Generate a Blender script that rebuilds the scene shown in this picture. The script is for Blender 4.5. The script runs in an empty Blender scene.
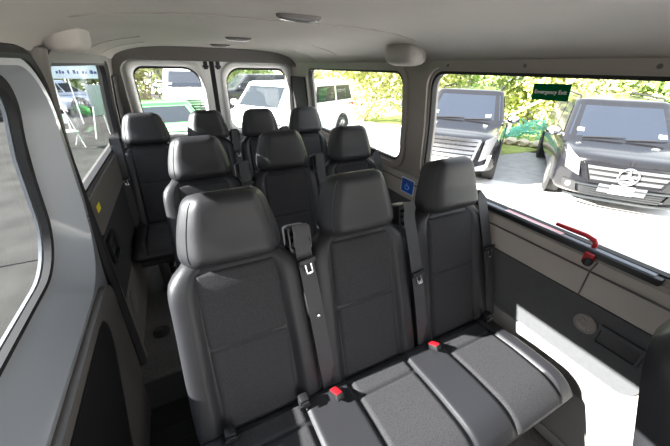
import bpy, bmesh, math, random
from mathutils import Vector, Matrix
random.seed(7)
PI = math.pi
SC = bpy.context.scene
COL = SC.collection

# ------------------------------------------------------------------ camera
cam_d = bpy.data.cameras.new('camera')
cam_d.sensor_width = 36.0
cam_d.lens = 299.05 / 670 * 36.0
cam_d.clip_start = 0.01
cam_d.clip_end = 300
cam = bpy.data.objects.new('camera', cam_d)
COL.objects.link(cam)
YAW, PITCH, ROLL = 0.4717, 0.479, 0.0205
_f = Vector((math.sin(YAW) * math.cos(PITCH), math.cos(YAW) * math.cos(PITCH), -math.sin(PITCH)))
_r = Vector((math.cos(YAW), -math.sin(YAW), 0))
_u = _r.cross(_f)
_r2 = _r * math.cos(ROLL) + _u * math.sin(ROLL)
_u2 = -_r * math.sin(ROLL) + _u * math.cos(ROLL)
cam.matrix_world = Matrix((( _r2.x, _u2.x, -_f.x, -0.1585), (_r2.y, _u2.y, -_f.y, 0.0),
                           (_r2.z, _u2.z, -_f.z, 1.4772), (0, 0, 0, 1)))
SC.camera = cam

# ------------------------------------------------------------------ world, sun, exposure
SUN_EL = math.radians(27.8)
w = bpy.data.worlds.new('sky')
SC.world = w
w.use_nodes = True
nt = w.node_tree
nt.nodes.clear()
wo = nt.nodes.new('ShaderNodeOutputWorld')
bg = nt.nodes.new('ShaderNodeBackground')
tc = nt.nodes.new('ShaderNodeTexCoord')
sp = nt.nodes.new('ShaderNodeSeparateXYZ')
rp = nt.nodes.new('ShaderNodeValToRGB')
nt.links.new(tc.outputs['Generated'], sp.inputs[0])
nt.links.new(sp.outputs['Z'], rp.inputs[0])
rp.color_ramp.elements[0].position = 0.0
rp.color_ramp.elements[0].color = (1.0, 0.98, 0.94, 1)
rp.color_ramp.elements[1].position = 0.7
rp.color_ramp.elements[1].color = (0.80, 0.88, 1.0, 1)
nt.links.new(rp.outputs[0], bg.inputs[0])
bg.inputs[1].default_value = 1.55
nt.links.new(bg.outputs[0], wo.inputs[0])
sun_d = bpy.data.lights.new('sun', 'SUN')
sun_d.energy = 27.0
sun_d.angle = math.radians(0.55)
sun_d.color = (1.0, 0.95, 0.88)
sun = bpy.data.objects.new('sun', sun_d)
COL.objects.link(sun)
_d = Vector((math.cos(SUN_EL), -0.19, -math.sin(SUN_EL)))
sun.rotation_euler = _d.to_track_quat('-Z', 'Y').to_euler()
sun.location = (-30, 0, 14)
SC.view_settings.view_transform = 'Standard'
SC.view_settings.look = 'None'
SC.view_settings.gamma = 1
SC.view_settings.use_curve_mapping = False
SC.view_settings.exposure = 1.1

# ------------------------------------------------------------------ materials
def mat(name, col, rough=0.5, metal=0.0, bump=0.0, bscale=400.0, var=0.0, vscale=6.0, coat=0.0, spec=0.5, pattern=None):
    m = bpy.data.materials.new(name)
    m.use_nodes = True
    n = m.node_tree
    p = n.nodes['Principled BSDF']
    p.inputs['Base Color'].default_value = (*col, 1)
    p.inputs['Roughness'].default_value = rough
    p.inputs['Metallic'].default_value = metal
    p.inputs['Coat Weight'].default_value = coat
    p.inputs['Specular IOR Level'].default_value = spec
    t = n.nodes.new('ShaderNodeTexCoord')
    if var > 0:
        nz = n.nodes.new('ShaderNodeTexNoise')
        nz.inputs['Scale'].default_value = vscale
        nz.inputs['Detail'].default_value = 6
        n.links.new(t.outputs['Object'], nz.inputs['Vector'])
        r = n.nodes.new('ShaderNodeValToRGB')
        r.color_ramp.elements[0].position = 0.3
        r.color_ramp.elements[1].position = 0.7
        r.color_ramp.elements[0].color = tuple(c * (1 - var) for c in col) + (1,)
        r.color_ramp.elements[1].color = tuple(min(1, c * (1 + var)) for c in col) + (1,)
        n.links.new(nz.outputs['Fac'], r.inputs[0])
        n.links.new(r.outputs[0], p.inputs['Base Color'])
    if bump > 0:
        if pattern == 'weave':
            b1 = n.nodes.new('ShaderNodeTexVoronoi')
            b1.inputs['Scale'].default_value = bscale
            out = b1.outputs['Distance']
        else:
            b1 = n.nodes.new('ShaderNodeTexNoise')
            b1.inputs['Scale'].default_value = bscale
            b1.inputs['Detail'].default_value = 3
            out = b1.outputs['Fac']
        n.links.new(t.outputs['Object'], b1.inputs['Vector'])
        if pattern == 'weave':
            r2 = n.nodes.new('ShaderNodeValToRGB')
            r2.color_ramp.elements[0].color = tuple(min(1, c * 1.3) for c in col) + (1,)
            r2.color_ramp.elements[1].color = tuple(c * 0.7 for c in col) + (1,)
            r2.color_ramp.elements[1].position = 0.75
            n.links.new(out, r2.inputs[0])
            n.links.new(r2.outputs[0], p.inputs['Base Color'])
        bp = n.nodes.new('ShaderNodeBump')
        bp.inputs['Strength'].default_value = bump
        bp.inputs['Distance'].default_value = 0.002
        n.links.new(out, bp.inputs['Height'])
        n.links.new(bp.outputs[0], p.inputs['Normal'])
    return m

def glass(name, tint, refl=1.0):
    m = bpy.data.materials.new(name)
    m.use_nodes = True
    n = m.node_tree
    n.nodes.clear()
    o = n.nodes.new('ShaderNodeOutputMaterial')
    mx = n.nodes.new('ShaderNodeMixShader')
    tr = n.nodes.new('ShaderNodeBsdfTransparent')
    tr.inputs[0].default_value = (*tint, 1)
    gl = n.nodes.new('ShaderNodeBsdfGlossy')
    gl.inputs['Roughness'].default_value = 0.0
    gl.inputs[0].default_value = (refl, refl, refl, 1)
    lw = n.nodes.new('ShaderNodeLayerWeight')
    lw.inputs['Blend'].default_value = 0.5
    p5 = n.nodes.new('ShaderNodeMath')
    p5.operation = 'POWER'
    p5.inputs[1].default_value = 5.0
    n.links.new(lw.outputs['Facing'], p5.inputs[0])
    ma = n.nodes.new('ShaderNodeMath')
    ma.operation = 'MULTIPLY_ADD'
    ma.inputs[1].default_value = 0.2
    ma.inputs[2].default_value = 0.018
    n.links.new(p5.outputs[0], ma.inputs[0])
    n.links.new(ma.outputs[0], mx.inputs[0])
    n.links.new(tr.outputs[0], mx.inputs[1])
    n.links.new(gl.outputs[0], mx.inputs[2])
    n.links.new(mx.outputs[0], o.inputs[0])
    return m

M = {}
M['leather'] = mat('black_leatherette', (0.023, 0.023, 0.026), 0.46, bump=0.25, bscale=900, spec=0.38)
M['fabric'] = mat('seat_fabric', (0.038, 0.037, 0.040), 0.85, bump=0.25, bscale=300, pattern='weave', spec=0.3)
M['black'] = mat('black_plastic', (0.012, 0.012, 0.013), 0.45)
M['rubber'] = mat('black_rubber', (0.010, 0.010, 0.011), 0.7)
M['belt'] = mat('belt_webbing', (0.048, 0.048, 0.052), 0.6, bump=0.5, bscale=600)
M['red'] = mat('red_plastic', (0.48, 0.008, 0.014), 0.4)
M['steel'] = mat('bright_steel', (0.55, 0.56, 0.58), 0.25, metal=1.0)
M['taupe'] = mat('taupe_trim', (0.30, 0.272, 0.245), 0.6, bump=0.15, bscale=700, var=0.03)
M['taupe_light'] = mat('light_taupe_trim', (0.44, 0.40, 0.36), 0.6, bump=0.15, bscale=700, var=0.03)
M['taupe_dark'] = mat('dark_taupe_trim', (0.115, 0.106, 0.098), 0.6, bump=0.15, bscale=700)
M['headliner'] = mat('headliner_cloth', (0.42, 0.395, 0.365), 0.9, bump=0.3, bscale=500, var=0.04, vscale=3)
M['carpet_wall'] = mat('grey_wall_felt', (0.085, 0.085, 0.088), 0.95, bump=0.6, bscale=500, var=0.05, vscale=60)
M['felt_dark'] = mat('black_wall_felt', (0.022, 0.022, 0.023), 0.95, bump=0.5, bscale=500)
M['grille_grey'] = mat('grille_grey_plastic', (0.20, 0.193, 0.185), 0.6)
M['lightgrey'] = mat('light_grey_plastic', (0.33, 0.322, 0.31), 0.55, bump=0.1, bscale=600)
M['carpet'] = mat('floor_vinyl', (0.085, 0.08, 0.078), 0.8, bump=0.5, bscale=250, var=0.25, vscale=60)
M['doorpaint'] = mat('grey_door_paint', (0.27, 0.283, 0.297), 0.36, coat=0.3)
M['white'] = mat('white_paint', (0.86, 0.86, 0.85), 0.3, coat=0.3)
M['panel'] = mat('dark_door_panel', (0.055, 0.055, 0.06), 0.6, bump=0.2, bscale=600)
M['glass_clear'] = glass('clear_glass', (0.96, 0.97, 0.97))
M['glass_tint'] = glass('tinted_glass', (0.74, 0.76, 0.78), 1.0)
M['lamp'] = mat('lamp_lens', (0.13, 0.13, 0.14), 0.25)
def sheet(name, col):
    m = bpy.data.materials.new(name)
    m.use_nodes = True
    n = m.node_tree
    n.nodes.clear()
    o = n.nodes.new('ShaderNodeOutputMaterial')
    mx = n.nodes.new('ShaderNodeMixShader')
    mx.inputs[0].default_value = 0.3
    d = n.nodes.new('ShaderNodeBsdfDiffuse')
    t = n.nodes.new('ShaderNodeBsdfTranslucent')
    d.inputs[0].default_value = (*col, 1)
    t.inputs[0].default_value = (*col, 1)
    n.links.new(d.outputs[0], mx.inputs[1])
    n.links.new(t.outputs[0], mx.inputs[2])
    n.links.new(mx.outputs[0], o.inputs[0])
    return m
M['green_sign'] = sheet('green_sign', (0.004, 0.13, 0.045))
M['sign_text'] = mat('sign_white', (0.85, 0.9, 0.87), 0.5)
M['sign_letters'] = sheet('sign_letters', (0.90, 0.92, 0.90))
M['blue_sticker'] = mat('blue_sticker', (0.01, 0.10, 0.60), 0.4)
M['cyan_mark'] = mat('cyan_mark', (0.35, 0.70, 0.95), 0.4)
M['yellow'] = mat('yellow_sticker', (0.85, 0.70, 0.02), 0.5)
M['pink'] = mat('pink_strip', (0.80, 0.36, 0.42), 0.5)
M['bluegrey'] = mat('blue_grey_bar', (0.13, 0.15, 0.19), 0.35)
# outside
M['concrete'] = mat('pale_concrete', (0.74, 0.72, 0.69), 0.9, spec=0.05, var=0.05, vscale=3, bump=0.2, bscale=60)
M['asphalt'] = mat('grey_asphalt', (0.40, 0.40, 0.39), 0.95, var=0.12, spec=0.05, vscale=5, bump=0.5, bscale=70)
M['asphalt_dark'] = mat('worn_asphalt', (0.060, 0.058, 0.054), 0.95, spec=0.02, var=0.22, vscale=2.2, bump=0.5, bscale=70)
M['grass'] = mat('dry_grass', (0.30, 0.36, 0.10), 0.95, var=0.35, vscale=4)
M['rock'] = mat('pale_rock', (0.62, 0.54, 0.42), 0.9, var=0.2, vscale=8, bump=0.6, bscale=30)
M['leaf_a'] = mat('yellow_green_leaves', (0.46, 0.48, 0.16), 0.6, var=0.45, vscale=1.7)
M['leaf_b'] = mat('mid_green_leaves', (0.26, 0.36, 0.10), 0.6, var=0.5, vscale=1.7)
M['leaf_c'] = mat('dark_green_leaves', (0.05, 0.085, 0.025), 0.7, var=0.5, vscale=1.7)
M['bark'] = mat('bark', (0.16, 0.11, 0.07), 0.9, bump=0.6, bscale=40)
M['paleb'] = mat('pale_branch', (0.52, 0.42, 0.30), 0.9)
M['teal'] = mat('teal_netting', (0.22, 0.66, 0.54), 0.7)
M['carblack'] = mat('black_car_paint', (0.010, 0.010, 0.012), 0.14, coat=0.3, spec=0.3)
M['cargrey'] = mat('dark_grey_car_paint', (0.03, 0.033, 0.036), 0.2, coat=0.3, spec=0.3)
M['carsilver'] = mat('silver_car_paint', (0.45, 0.47, 0.50), 0.28, metal=0.3, coat=0.8)
M['carblue'] = mat('pale_blue_silver_paint', (0.42, 0.48, 0.58), 0.28, metal=0.2, coat=0.8)
M['carwhite'] = mat('white_car_paint', (0.80, 0.80, 0.80), 0.25, coat=1.0)
M['cargreen'] = mat('bright_green_car_paint', (0.12, 0.62, 0.13), 0.25, coat=1.0)
M['carglass'] = mat('car_glass', (0.02, 0.025, 0.03), 0.08, spec=0.25)
M['carglass_b'] = mat('blue_grey_car_glass', (0.022, 0.027, 0.038), 0.1, spec=0.15)
M['chrome'] = mat('chrome', (0.60, 0.60, 0.62), 0.18, metal=1.0)
M['silverp'] = mat('silver_plastic', (0.13, 0.13, 0.135), 0.4, metal=0.4)
M['tyre'] = mat('tyre', (0.018, 0.018, 0.018), 0.85)
M['lens'] = mat('headlight_lens', (0.12, 0.12, 0.125), 0.12, spec=0.5)
M['plate'] = mat('licence_plate', (0.26, 0.26, 0.24), 0.5)
M['tentcloth'] = mat('white_tent_cloth', (0.62, 0.70, 0.76), 0.8)
M['tenttext'] = mat('blue_lettering', (0.05, 0.06, 0.22), 0.7)
M['whitemetal'] = mat('white_metal', (0.75, 0.75, 0.75), 0.4)
M['greycloth'] = mat('grey_cloth', (0.34, 0.36, 0.38), 0.8)

# ------------------------------------------------------------------ helpers
def obj(name, bm, m, parent=None, smooth=True, angle=40, label=None):
    me = bpy.data.meshes.new(name)
    bmesh.ops.recalc_face_normals(bm, faces=bm.faces[:])
    bm.to_mesh(me)
    bm.free()
    mats = m if isinstance(m, (list, tuple)) else [m]
    for k in mats:
        me.materials.append(M[k] if isinstance(k, str) else k)
    if smooth:
        for p in me.polygons:
            p.use_smooth = True
        me.set_sharp_from_angle(angle=math.radians(angle))
    o = bpy.data.objects.new(name, me)
    COL.objects.link(o)
    if parent is not None:
        o.parent = parent
    if label:
        o['label'] = label
    return o

def tag(o, label, cat, group=None, kind=None):
    o['label'] = label
    o['category'] = cat
    if group:
        o['group'] = group
    if kind:
        o['kind'] = kind
    return o

def thing(name, label, cat, loc=(0, 0, 0), rz=0.0, group=None, kind=None):
    o = bpy.data.objects.new(name, None)
    COL.objects.link(o)
    o.location = loc
    o.rotation_euler = (0, 0, rz)
    o.empty_display_size = 0.1
    return tag(o, label, cat, group, kind)

def struct(o, label=None):
    o['kind'] = 'structure'
    if label:
        o['label'] = label
        o['category'] = o.name.split('_')[0]
    return o

def copy_tree(o, parent=None):
    c = o.copy()
    COL.objects.link(c)
    if parent is not None:
        c.parent = parent
    for ch in list(o.children):
        copy_tree(ch, c)
    return c

def box(bm, x0, x1, y0, y1, z0, z1, bev=0.0, mtx=None, seg=2):
    r = bmesh.ops.create_cube(bm, size=1)
    vs = r['verts']
    for v in vs:
        v.co = Vector(((x0 + x1) / 2 + v.co.x * (x1 - x0), (y0 + y1) / 2 + v.co.y * (y1 - y0), (z0 + z1) / 2 + v.co.z * (z1 - z0)))
    if bev > 0:
        es = list({e for v in vs for e in v.link_edges})
        rb = bmesh.ops.bevel(bm, geom=es, offset=bev, segments=seg, profile=0.5, affect='EDGES', clamp_overlap=True)
        vs = list({v for f in rb['faces'] for v in f.verts} | {v for v in vs if v.is_valid})
    if mtx is not None:
        for v in vs:
            v.co = mtx @ v.co
    return vs

def loft(bm, rings, cap0=True, cap1=True, close=True):
    rows = [[bm.verts.new(p) for p in ring] for ring in rings]
    n = len(rows[0])
    for a, b in zip(rows[:-1], rows[1:]):
        for i in range(n if close else n - 1):
            j = (i + 1) % n
            bm.faces.new((a[i], a[j], b[j], b[i]))
    for flag, row in ((cap0, rows[0]), (cap1, rows[-1])):
        if flag and close:
            c = Vector((0, 0, 0))
            for v in row:
                c += v.co
            cv = bm.verts.new(c / n)
            for i in range(n):
                bm.faces.new((row[i], row[(i + 1) % n], cv))
    return rows

def grid(bm, P, nu, nv):
    vs = [[bm.verts.new(P(i / nu, j / nv)) for i in range(nu + 1)] for j in range(nv + 1)]
    for j in range(nv):
        for i in range(nu):
            bm.faces.new((vs[j][i], vs[j][i + 1], vs[j + 1][i + 1], vs[j + 1][i]))
    return vs

def tube(bm, pts, r, n=10, closed=False, flat=None):
    """round tube along a path; flat=(normal vector, half thickness) makes a ribbon of half width r"""
    pts = [Vector(p) for p in pts]
    rings = []
    L = len(pts)
    prev = None
    for i, p in enumerate(pts):
        if closed:
            t = (pts[(i + 1) % L] - pts[i - 1]).normalized()
        else:
            t = (pts[min(i + 1, L - 1)] - pts[max(i - 1, 0)]).normalized()
        if flat is not None:
            nn = flat[0](i) if callable(flat[0]) else Vector(flat[0])
            nn = (nn - t * nn.dot(t)).normalized()
        elif prev is None:
            nn = Vector((0, 0, 1)) if abs(t.z) < 0.9 else Vector((1, 0, 0))
            nn = (nn - t * nn.dot(t)).normalized()
        else:
            nn = (prev - t * prev.dot(t)).normalized()
        prev = nn
        bb = t.cross(nn)
        rr_ = r(i / (L - 1)) if callable(r) else r
        if flat is not None:
            th = flat[1]
            rings.append([p + bb * rr_ + nn * th, p - bb * rr_ + nn * th, p - bb * rr_ - nn * th, p + bb * rr_ - nn * th])
        else:
            rings.append([p + (nn * math.cos(2 * PI * k / n) + bb * math.sin(2 * PI * k / n)) * rr_ for k in range(n)])
    if closed:
        rings.append(rings[0])
        loft(bm, rings, False, False)
        bmesh.ops.remove_doubles(bm, verts=bm.verts, dist=1e-6)
    else:
        loft(bm, rings)

def lathe(bm, prof, n=28, mtx=None):
    rings = [[Vector((r * math.cos(2 * PI * k / n), r * math.sin(2 * PI * k / n), z)) for k in range(n)] for r, z in prof]
    if mtx is not None:
        rings = [[mtx @ p for p in ring] for ring in rings]
    loft(bm, rings)

def rr(x0, x1, y0, y1, r, n=7):
    """rounded rectangle outline; r may be one radius or four (x0y0, x1y0, x1y1, x0y1)"""
    rs = r if isinstance(r, (list, tuple)) else (r, r, r, r)
    out = []
    for (cx, cy, a0, q) in ((x0 + rs[0], y0 + rs[0], PI, rs[0]), (x1 - rs[1], y0 + rs[1], 1.5 * PI, rs[1]),
                            (x1 - rs[2], y1 - rs[2], 0, rs[2]), (x0 + rs[3], y1 - rs[3], 0.5 * PI, rs[3])):
        if q < 1e-4:
            out.append((cx, cy))
            continue
        for k in range(n + 1):
            a = a0 + 0.5 * PI * k / n
            out.append((cx + q * math.cos(a), cy + q * math.sin(a)))
    return out

def plate(outer, holes, t, fmap, cuts=(), cutsx=()):
    """flat sheet with holes, thickness t (c runs -t/2..t/2), bent by fmap(a, b, c) -> xyz"""
    cu = bpy.data.curves.new('sheet', 'CURVE')
    cu.dimensions = '2D'
    cu.fill_mode = 'BOTH'
    cu.extrude = t / 2
    for loop in [outer] + list(holes):
        s = cu.splines.new('POLY')
        s.points.add(len(loop) - 1)
        for i, (a, b) in enumerate(loop):
            s.points[i].co = (a, b, 0, 1)
        s.use_cyclic_u = True
    o = bpy.data.objects.new('sheet', cu)
    COL.objects.link(o)
    dg = bpy.context.evaluated_depsgraph_get()
    me = bpy.data.meshes.new_from_object(o.evaluated_get(dg))
    bm = bmesh.new()
    bm.from_mesh(me)
    bpy.data.objects.remove(o)
    bpy.data.curves.remove(cu)
    bpy.data.meshes.remove(me)
    bmesh.ops.remove_doubles(bm, verts=bm.verts, dist=1e-5)
    for c in cuts:
        bmesh.ops.bisect_plane(bm, geom=bm.verts[:] + bm.edges[:] + bm.faces[:], plane_co=(0, c, 0), plane_no=(0, 1, 0))
    for c in cutsx:
        bmesh.ops.bisect_plane(bm, geom=bm.verts[:] + bm.edges[:] + bm.faces[:], plane_co=(c, 0, 0), plane_no=(1, 0, 0))
    for v in bm.verts:
        v.co = Vector(fmap(v.co.x, v.co.y, v.co.z))
    return bm

def text_mesh(body, size, m, name, parent, mtx, extrude=0.0006):
    cu = bpy.data.curves.new(name, 'FONT')
    cu.body = body
    cu.size = size
    cu.extrude = extrude
    cu.offset = size * 0.018
    cu.align_x = 'CENTER'
    cu.align_y = 'CENTER'
    o = bpy.data.objects.new(name, cu)
    COL.objects.link(o)
    dg = bpy.context.evaluated_depsgraph_get()
    me = bpy.data.meshes.new_from_object(o.evaluated_get(dg))
    bpy.data.objects.remove(o)
    me.transform(mtx)
    me.materials.clear()
    me.materials.append(M[m])
    t = bpy.data.objects.new(name, me)
    COL.objects.link(t)
    t.parent = parent
    return t

def lerp(a, b, t):
    return a + (b - a) * t

def sstep(a, b, x):
    t = max(0.0, min(1.0, (x - a) / (b - a)))
    return t * t * (3 - 2 * t)

def interp(tab, z):
    if z <= tab[0][0]:
        return tab[0][1]
    for (z0, x0), (z1, x1) in zip(tab[:-1], tab[1:]):
        if z <= z1:
            return lerp(x0, x1, (z - z0) / (z1 - z0))
    return tab[-1][1]

# ------------------------------------------------------------------ the van shell
XC = 0.24                                   # centre line of the van
OFF = [(-0.3, 0.845), (0.93, 0.845), (1.2, 0.83), (1.47, 0.80), (1.56, 0.78)]
def xr(z): return XC + interp(OFF, z)
def xl(z): return XC - interp(OFF, z)
CUTS = (0.93, 1.02, 1.11, 1.2, 1.29, 1.38, 1.47)
YF, YR = -1.0, 3.5                          # front and rear of the built shell
ZT = 1.53
GZ = -0.62                                  # ground outside

# floor with the entry step well cut out by the sliding door
bm = plate([(-0.22, YF), (1.11, YF), (1.11, YR + 0.05), (-0.63, YR + 0.05), (-0.63, 1.36), (-0.22, 1.36)], [], 0.05,
           lambda a, b, c: (a, b, c - 0.025))
struct(obj('floor', bm, 'carpet', smooth=False), 'dark grey vinyl floor of the van')
bm = bmesh.new()
box(bm, -0.72, -0.22, YF, 1.36, -0.30, -0.26)
for k in range(14):
    box(bm, -0.66, -0.25, 0.1 + k * 0.085, 0.125 + k * 0.085, -0.262, -0.255)
box(bm, -0.24, -0.22, YF, 1.36, -0.26, -0.05)
box(bm, -0.72, -0.22, 1.36, 1.38, -0.30, -0.05)
st = struct(obj('trim_1', bm, 'rubber', smooth=False), 'black ribbed entry step well beside the sliding door')

# right wall
W3 = rr(0.12, 1.305, 0.915, 1.472, (0.11, 0.075, 0.075, 0.08))
W4 = rr(1.53, 2.99, 0.935, 1.468, 0.075)
def map_r(a, b, c): return (xr(b) + 0.03 - c, a, b)
bm = plate([(YF, -0.05), (YR, -0.05), (YR, ZT), (YF, ZT)], [rr(-0.95, -0.12, 0.90, 1.44, 0.1), W3, W4], 0.06, map_r, CUTS)
wall_r = struct(obj('wall_right', bm, 'taupe', angle=30), 'taupe right side wall of the van with two large windows')

def ring(outer, inner, t, fmap, cuts=CUTS):
    return plate(outer, [inner], t, fmap, cuts)

def window(name, hole, side, gm, label, y0, y1, z0, z1):
    fx = xr if side > 0 else xl
    def mp(off):
        return lambda a, b, c: (fx(b) + side * (off - c), a, b)
    wdw = thing(name, label, 'window', (0, 0, 0), kind='structure')
    g = plate(rr(y0 - 0.02, y1 + 0.02, z0 - 0.02, z1 + 0.02, 0.09), [], 0.005, mp(0.045), CUTS)
    obj('glass_pane', g, gm, wdw, angle=60)
    s = ring(rr(y0 - 0.018, y1 + 0.018, z0 - 0.018, z1 + 0.018, 0.09), rr(y0 + 0.012, y1 - 0.012, z0 + 0.012, z1 - 0.012, 0.07), 0.03, mp(0.02))
    obj('rubber_seal', s, 'rubber', wdw, angle=40)
    s = ring(rr(y0 - 0.055, y1 + 0.055, z0 - 0.05, z1 + 0.045, 0.12), rr(y0 - 0.014, y1 + 0.014, z0 - 0.014, z1 + 0.014, 0.085), 0.016, mp(-0.006))
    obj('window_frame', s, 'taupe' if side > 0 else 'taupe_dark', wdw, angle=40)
    return wdw

win_fr = window('window_3', W3, 1, 'glass_clear', 'large front window in the right wall with the emergency exit', 0.12, 1.305, 0.915, 1.472)
win_rr = window('window_4', W4, 1, 'glass_clear', 'rear side window in the right wall beside the middle and rear benches', 1.53, 2.99, 0.935, 1.468)

bm = None
for yy in (0.42, 0.80, 1.18):
    bm = bmesh.new()
    lathe(bm, [(0.007, 0.0), (0.007, 0.003), (0.004, 0.006), (0.001, 0.006)], 14, Matrix.Translation((xr(1.496) - 0.013, yy, 1.496)) @ Matrix.Rotation(-PI / 2, 4, 'Y'))
    obj('frame_bolt', bm, 'taupe_dark', win_fr)
# trim on the right wall
def on_r(off):
    return lambda a, b, c: (xr(b) - off - c, a, b)
bm = plate(rr(YF, YR - 0.03, 0.735, 0.885, 0.03), [], 0.016, on_r(0.008))
obj('upper_panel', bm, 'taupe_light', wall_r, angle=30)
bm = bmesh.new()
for pts in ([(1.064, YF, 0.842), (1.064, 0.9, 0.842), (1.064, YR - 0.05, 0.842)],):
    tube(bm, pts, 0.004, 6)
tube(bm, [(1.066, 0.37, 0.735), (1.064, 0.37, 0.842), (1.066, 0.36, 0.885)], 0.0022, 6)
tube(bm, [(1.066, 1.9, 0.735), (1.064, 1.9, 0.915)], 0.0022, 6)
obj('panel_seam', bm, 'taupe_dark', wall_r)
CP = rr(0.10, 2.2, 0.452, 0.728, (0.06, 0.03, 0.03, 0.03))
bm = plate(CP, [], 0.012, on_r(0.006))
obj('felt_panel', bm, 'carpet_wall', wall_r, angle=30, label='dark grey felt panel')
bm = plate(rr(YF, YR - 0.03, 0.0, 0.44, 0.02), [], 0.010, on_r(0.004))
obj('kick_panel', bm, 'lightgrey', wall_r, angle=30, label='light grey lower plastic panel')
# round vent in the felt panel
RY = Matrix.Rotation(-PI / 2, 4, 'Y')
bm = bmesh.new()
mt = Matrix.Translation((1.074, 0.312, 0.637)) @ RY
lathe(bm, [(0.038, 0.0), (0.038, 0.008), (0.033, 0.011), (0.030, 0.006), (0.0005, 0.006)], 32, mt)
for k in range(6):
    a = k * PI / 6
    box(bm, -0.029, 0.029, -0.002, 0.002, 0.004, 0.0095, mtx=mt @ Matrix.Rotation(a, 4, 'Z'))
lathe(bm, [(0.016, 0.004), (0.016, 0.010), (0.013, 0.010), (0.013, 0.004)], 20, mt)
obj('round_vent', bm, 'taupe', wall_r, label='round slotted vent')
# storage tray
bm = plate(rr(0.140, 0.272, 0.590, 0.672, 0.008), [rr(0.148, 0.264, 0.598, 0.657, 0.005)], 0.014, on_r(0.016))
tr_ = obj('tray_frame', bm, 'panel', wall_r, angle=30, label='dark grey rectangular ashtray frame')
bm = plate(rr(0.149, 0.263, 0.599, 0.656, 0.005), [], 0.006, on_r(0.014))
obj('tray_lid', bm, 'black', tr_, angle=30)
# large low speaker grille
bm = bmesh.new()
mt = Matrix.Translation((1.081, 0.215, 0.365)) @ RY
rings = []
for s, z in ((1.0, 0.0), (1.0, 0.006), (0.94, 0.010), (0.5, 0.011), (0.02, 0.011)):
    rings.append([mt @ Vector((0.055 * s * math.cos(2 * PI * k / 36), 0.078 * s * math.sin(2 * PI * k / 36), z)) for k in range(36)])
loft(bm, rings)
for i in range(-6, 7):
    for j in range(-9, 10):
        u, v = i * 0.008, j * 0.008
        if (u / 0.049) ** 2 + (v / 0.072) ** 2 < 1:
            bmesh.ops.create_cone(bm, segments=5, radius1=0.0022, radius2=0.0012, depth=0.002, matrix=mt @ Matrix.Translation((u, v, 0.0115)), cap_ends=True)
obj('speaker_grille', bm, 'grille_grey', wall_r, label='grey oval speaker grille')
# floor level ledge and belt anchor tab
bm = bmesh.new()
box(bm, 1.055, 1.075, YF, YR - 0.1, -0.002, 0.045, 0.006)
obj('floor_rail', bm, 'lightgrey', wall_r)
bm = bmesh.new()
box(bm, 1.058, 1.074, 0.672, 0.692, 0.505, 0.535, 0.004)
obj('belt_anchor', bm, 'steel', wall_r)

bm = plate(rr(3.055, YR - 0.01, 0.0, 1.39, 0.01), [], 0.02, on_r(0.012), CUTS)
obj('rear_pillar_trim', bm, 'felt_dark', wall_r, angle=30, label='dark grey rear pillar trim')

# emergency bar on the window sill, red release handle
bm = bmesh.new()
box(bm, 1.058, 1.10, 0.20, 1.25, 0.898, 0.922, 0.004)
bar = obj('sill_bar', bm, 'black', win_fr, label='black bar along the window sill')
bm = bmesh.new()
box(bm, 1.064, 1.096, 0.22, 1.23, 0.921, 0.925, 0.001)
obj('bar_top', bm, 'bluegrey', bar)
bm = bmesh.new()
box(bm, 1.068, 1.090, 0.50, 0.74, 0.925, 0.927)
obj('label_strip', bm, 'pink', bar, smooth=False, label='pink and white label strip')
bm = bmesh.new()
box(bm, 1.067, 1.0715, 0.50, 0.74, 0.9265, 0.9275)
obj('label_edge', bm, 'sign_text', bar, smooth=False)
bm = bmesh.new()
tube(bm, [(1.082, 0.395, 0.906), (1.082, 0.395, 0.940), (1.082, 0.402, 0.950), (1.082, 0.43, 0.956), (1.084, 0.49, 0.954), (1.085, 0.535, 0.953)], lambda t: 0.0085 if t < 0.9 else 0.007, 10)
hd = obj('release_handle', bm, 'red', win_fr, label='red emergency release lever')
bm = bmesh.new()
box(bm, 1.048, 1.064, 0.370, 0.404, 0.868, 0.912, 0.006)
obj('handle_bracket', bm, 'red', hd)
bm = bmesh.new()
lathe(bm, [(0.015, 0), (0.015, 0.010), (0.009, 0.014), (0.001, 0.014)], 20, Matrix.Translation((1.050, 0.382, 0.882)) @ RY)
obj('handle_knob', bm, 'black', hd)

# green sign on the glass
sg = thing('exit_sign', 'green emergency exit sticker with white letters on the front right window', 'sign', (xr(1.412) + 0.034, 0.715, 1.412))
lean = math.atan2(xr(1.38) - xr(1.43), 0.05)
bm = bmesh.new()
box(bm, -0.0015, 0.0015, -0.066, 0.066, -0.028, 0.028)
obj('sign_panel', bm, 'green_sign', sg, smooth=False)
text_mesh('Emergency Exit', 0.0185, 'sign_text', 'sign_lettering', sg,
          Matrix.Translation((-0.0022, 0, 0)) @ Matrix(((0, 0, -1, 0), (-1, 0, 0, 0), (0, 1, 0, 0), (0, 0, 0, 1))))
sg.rotation_euler = (math.radians(-1.5), -lean, 0)

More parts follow.
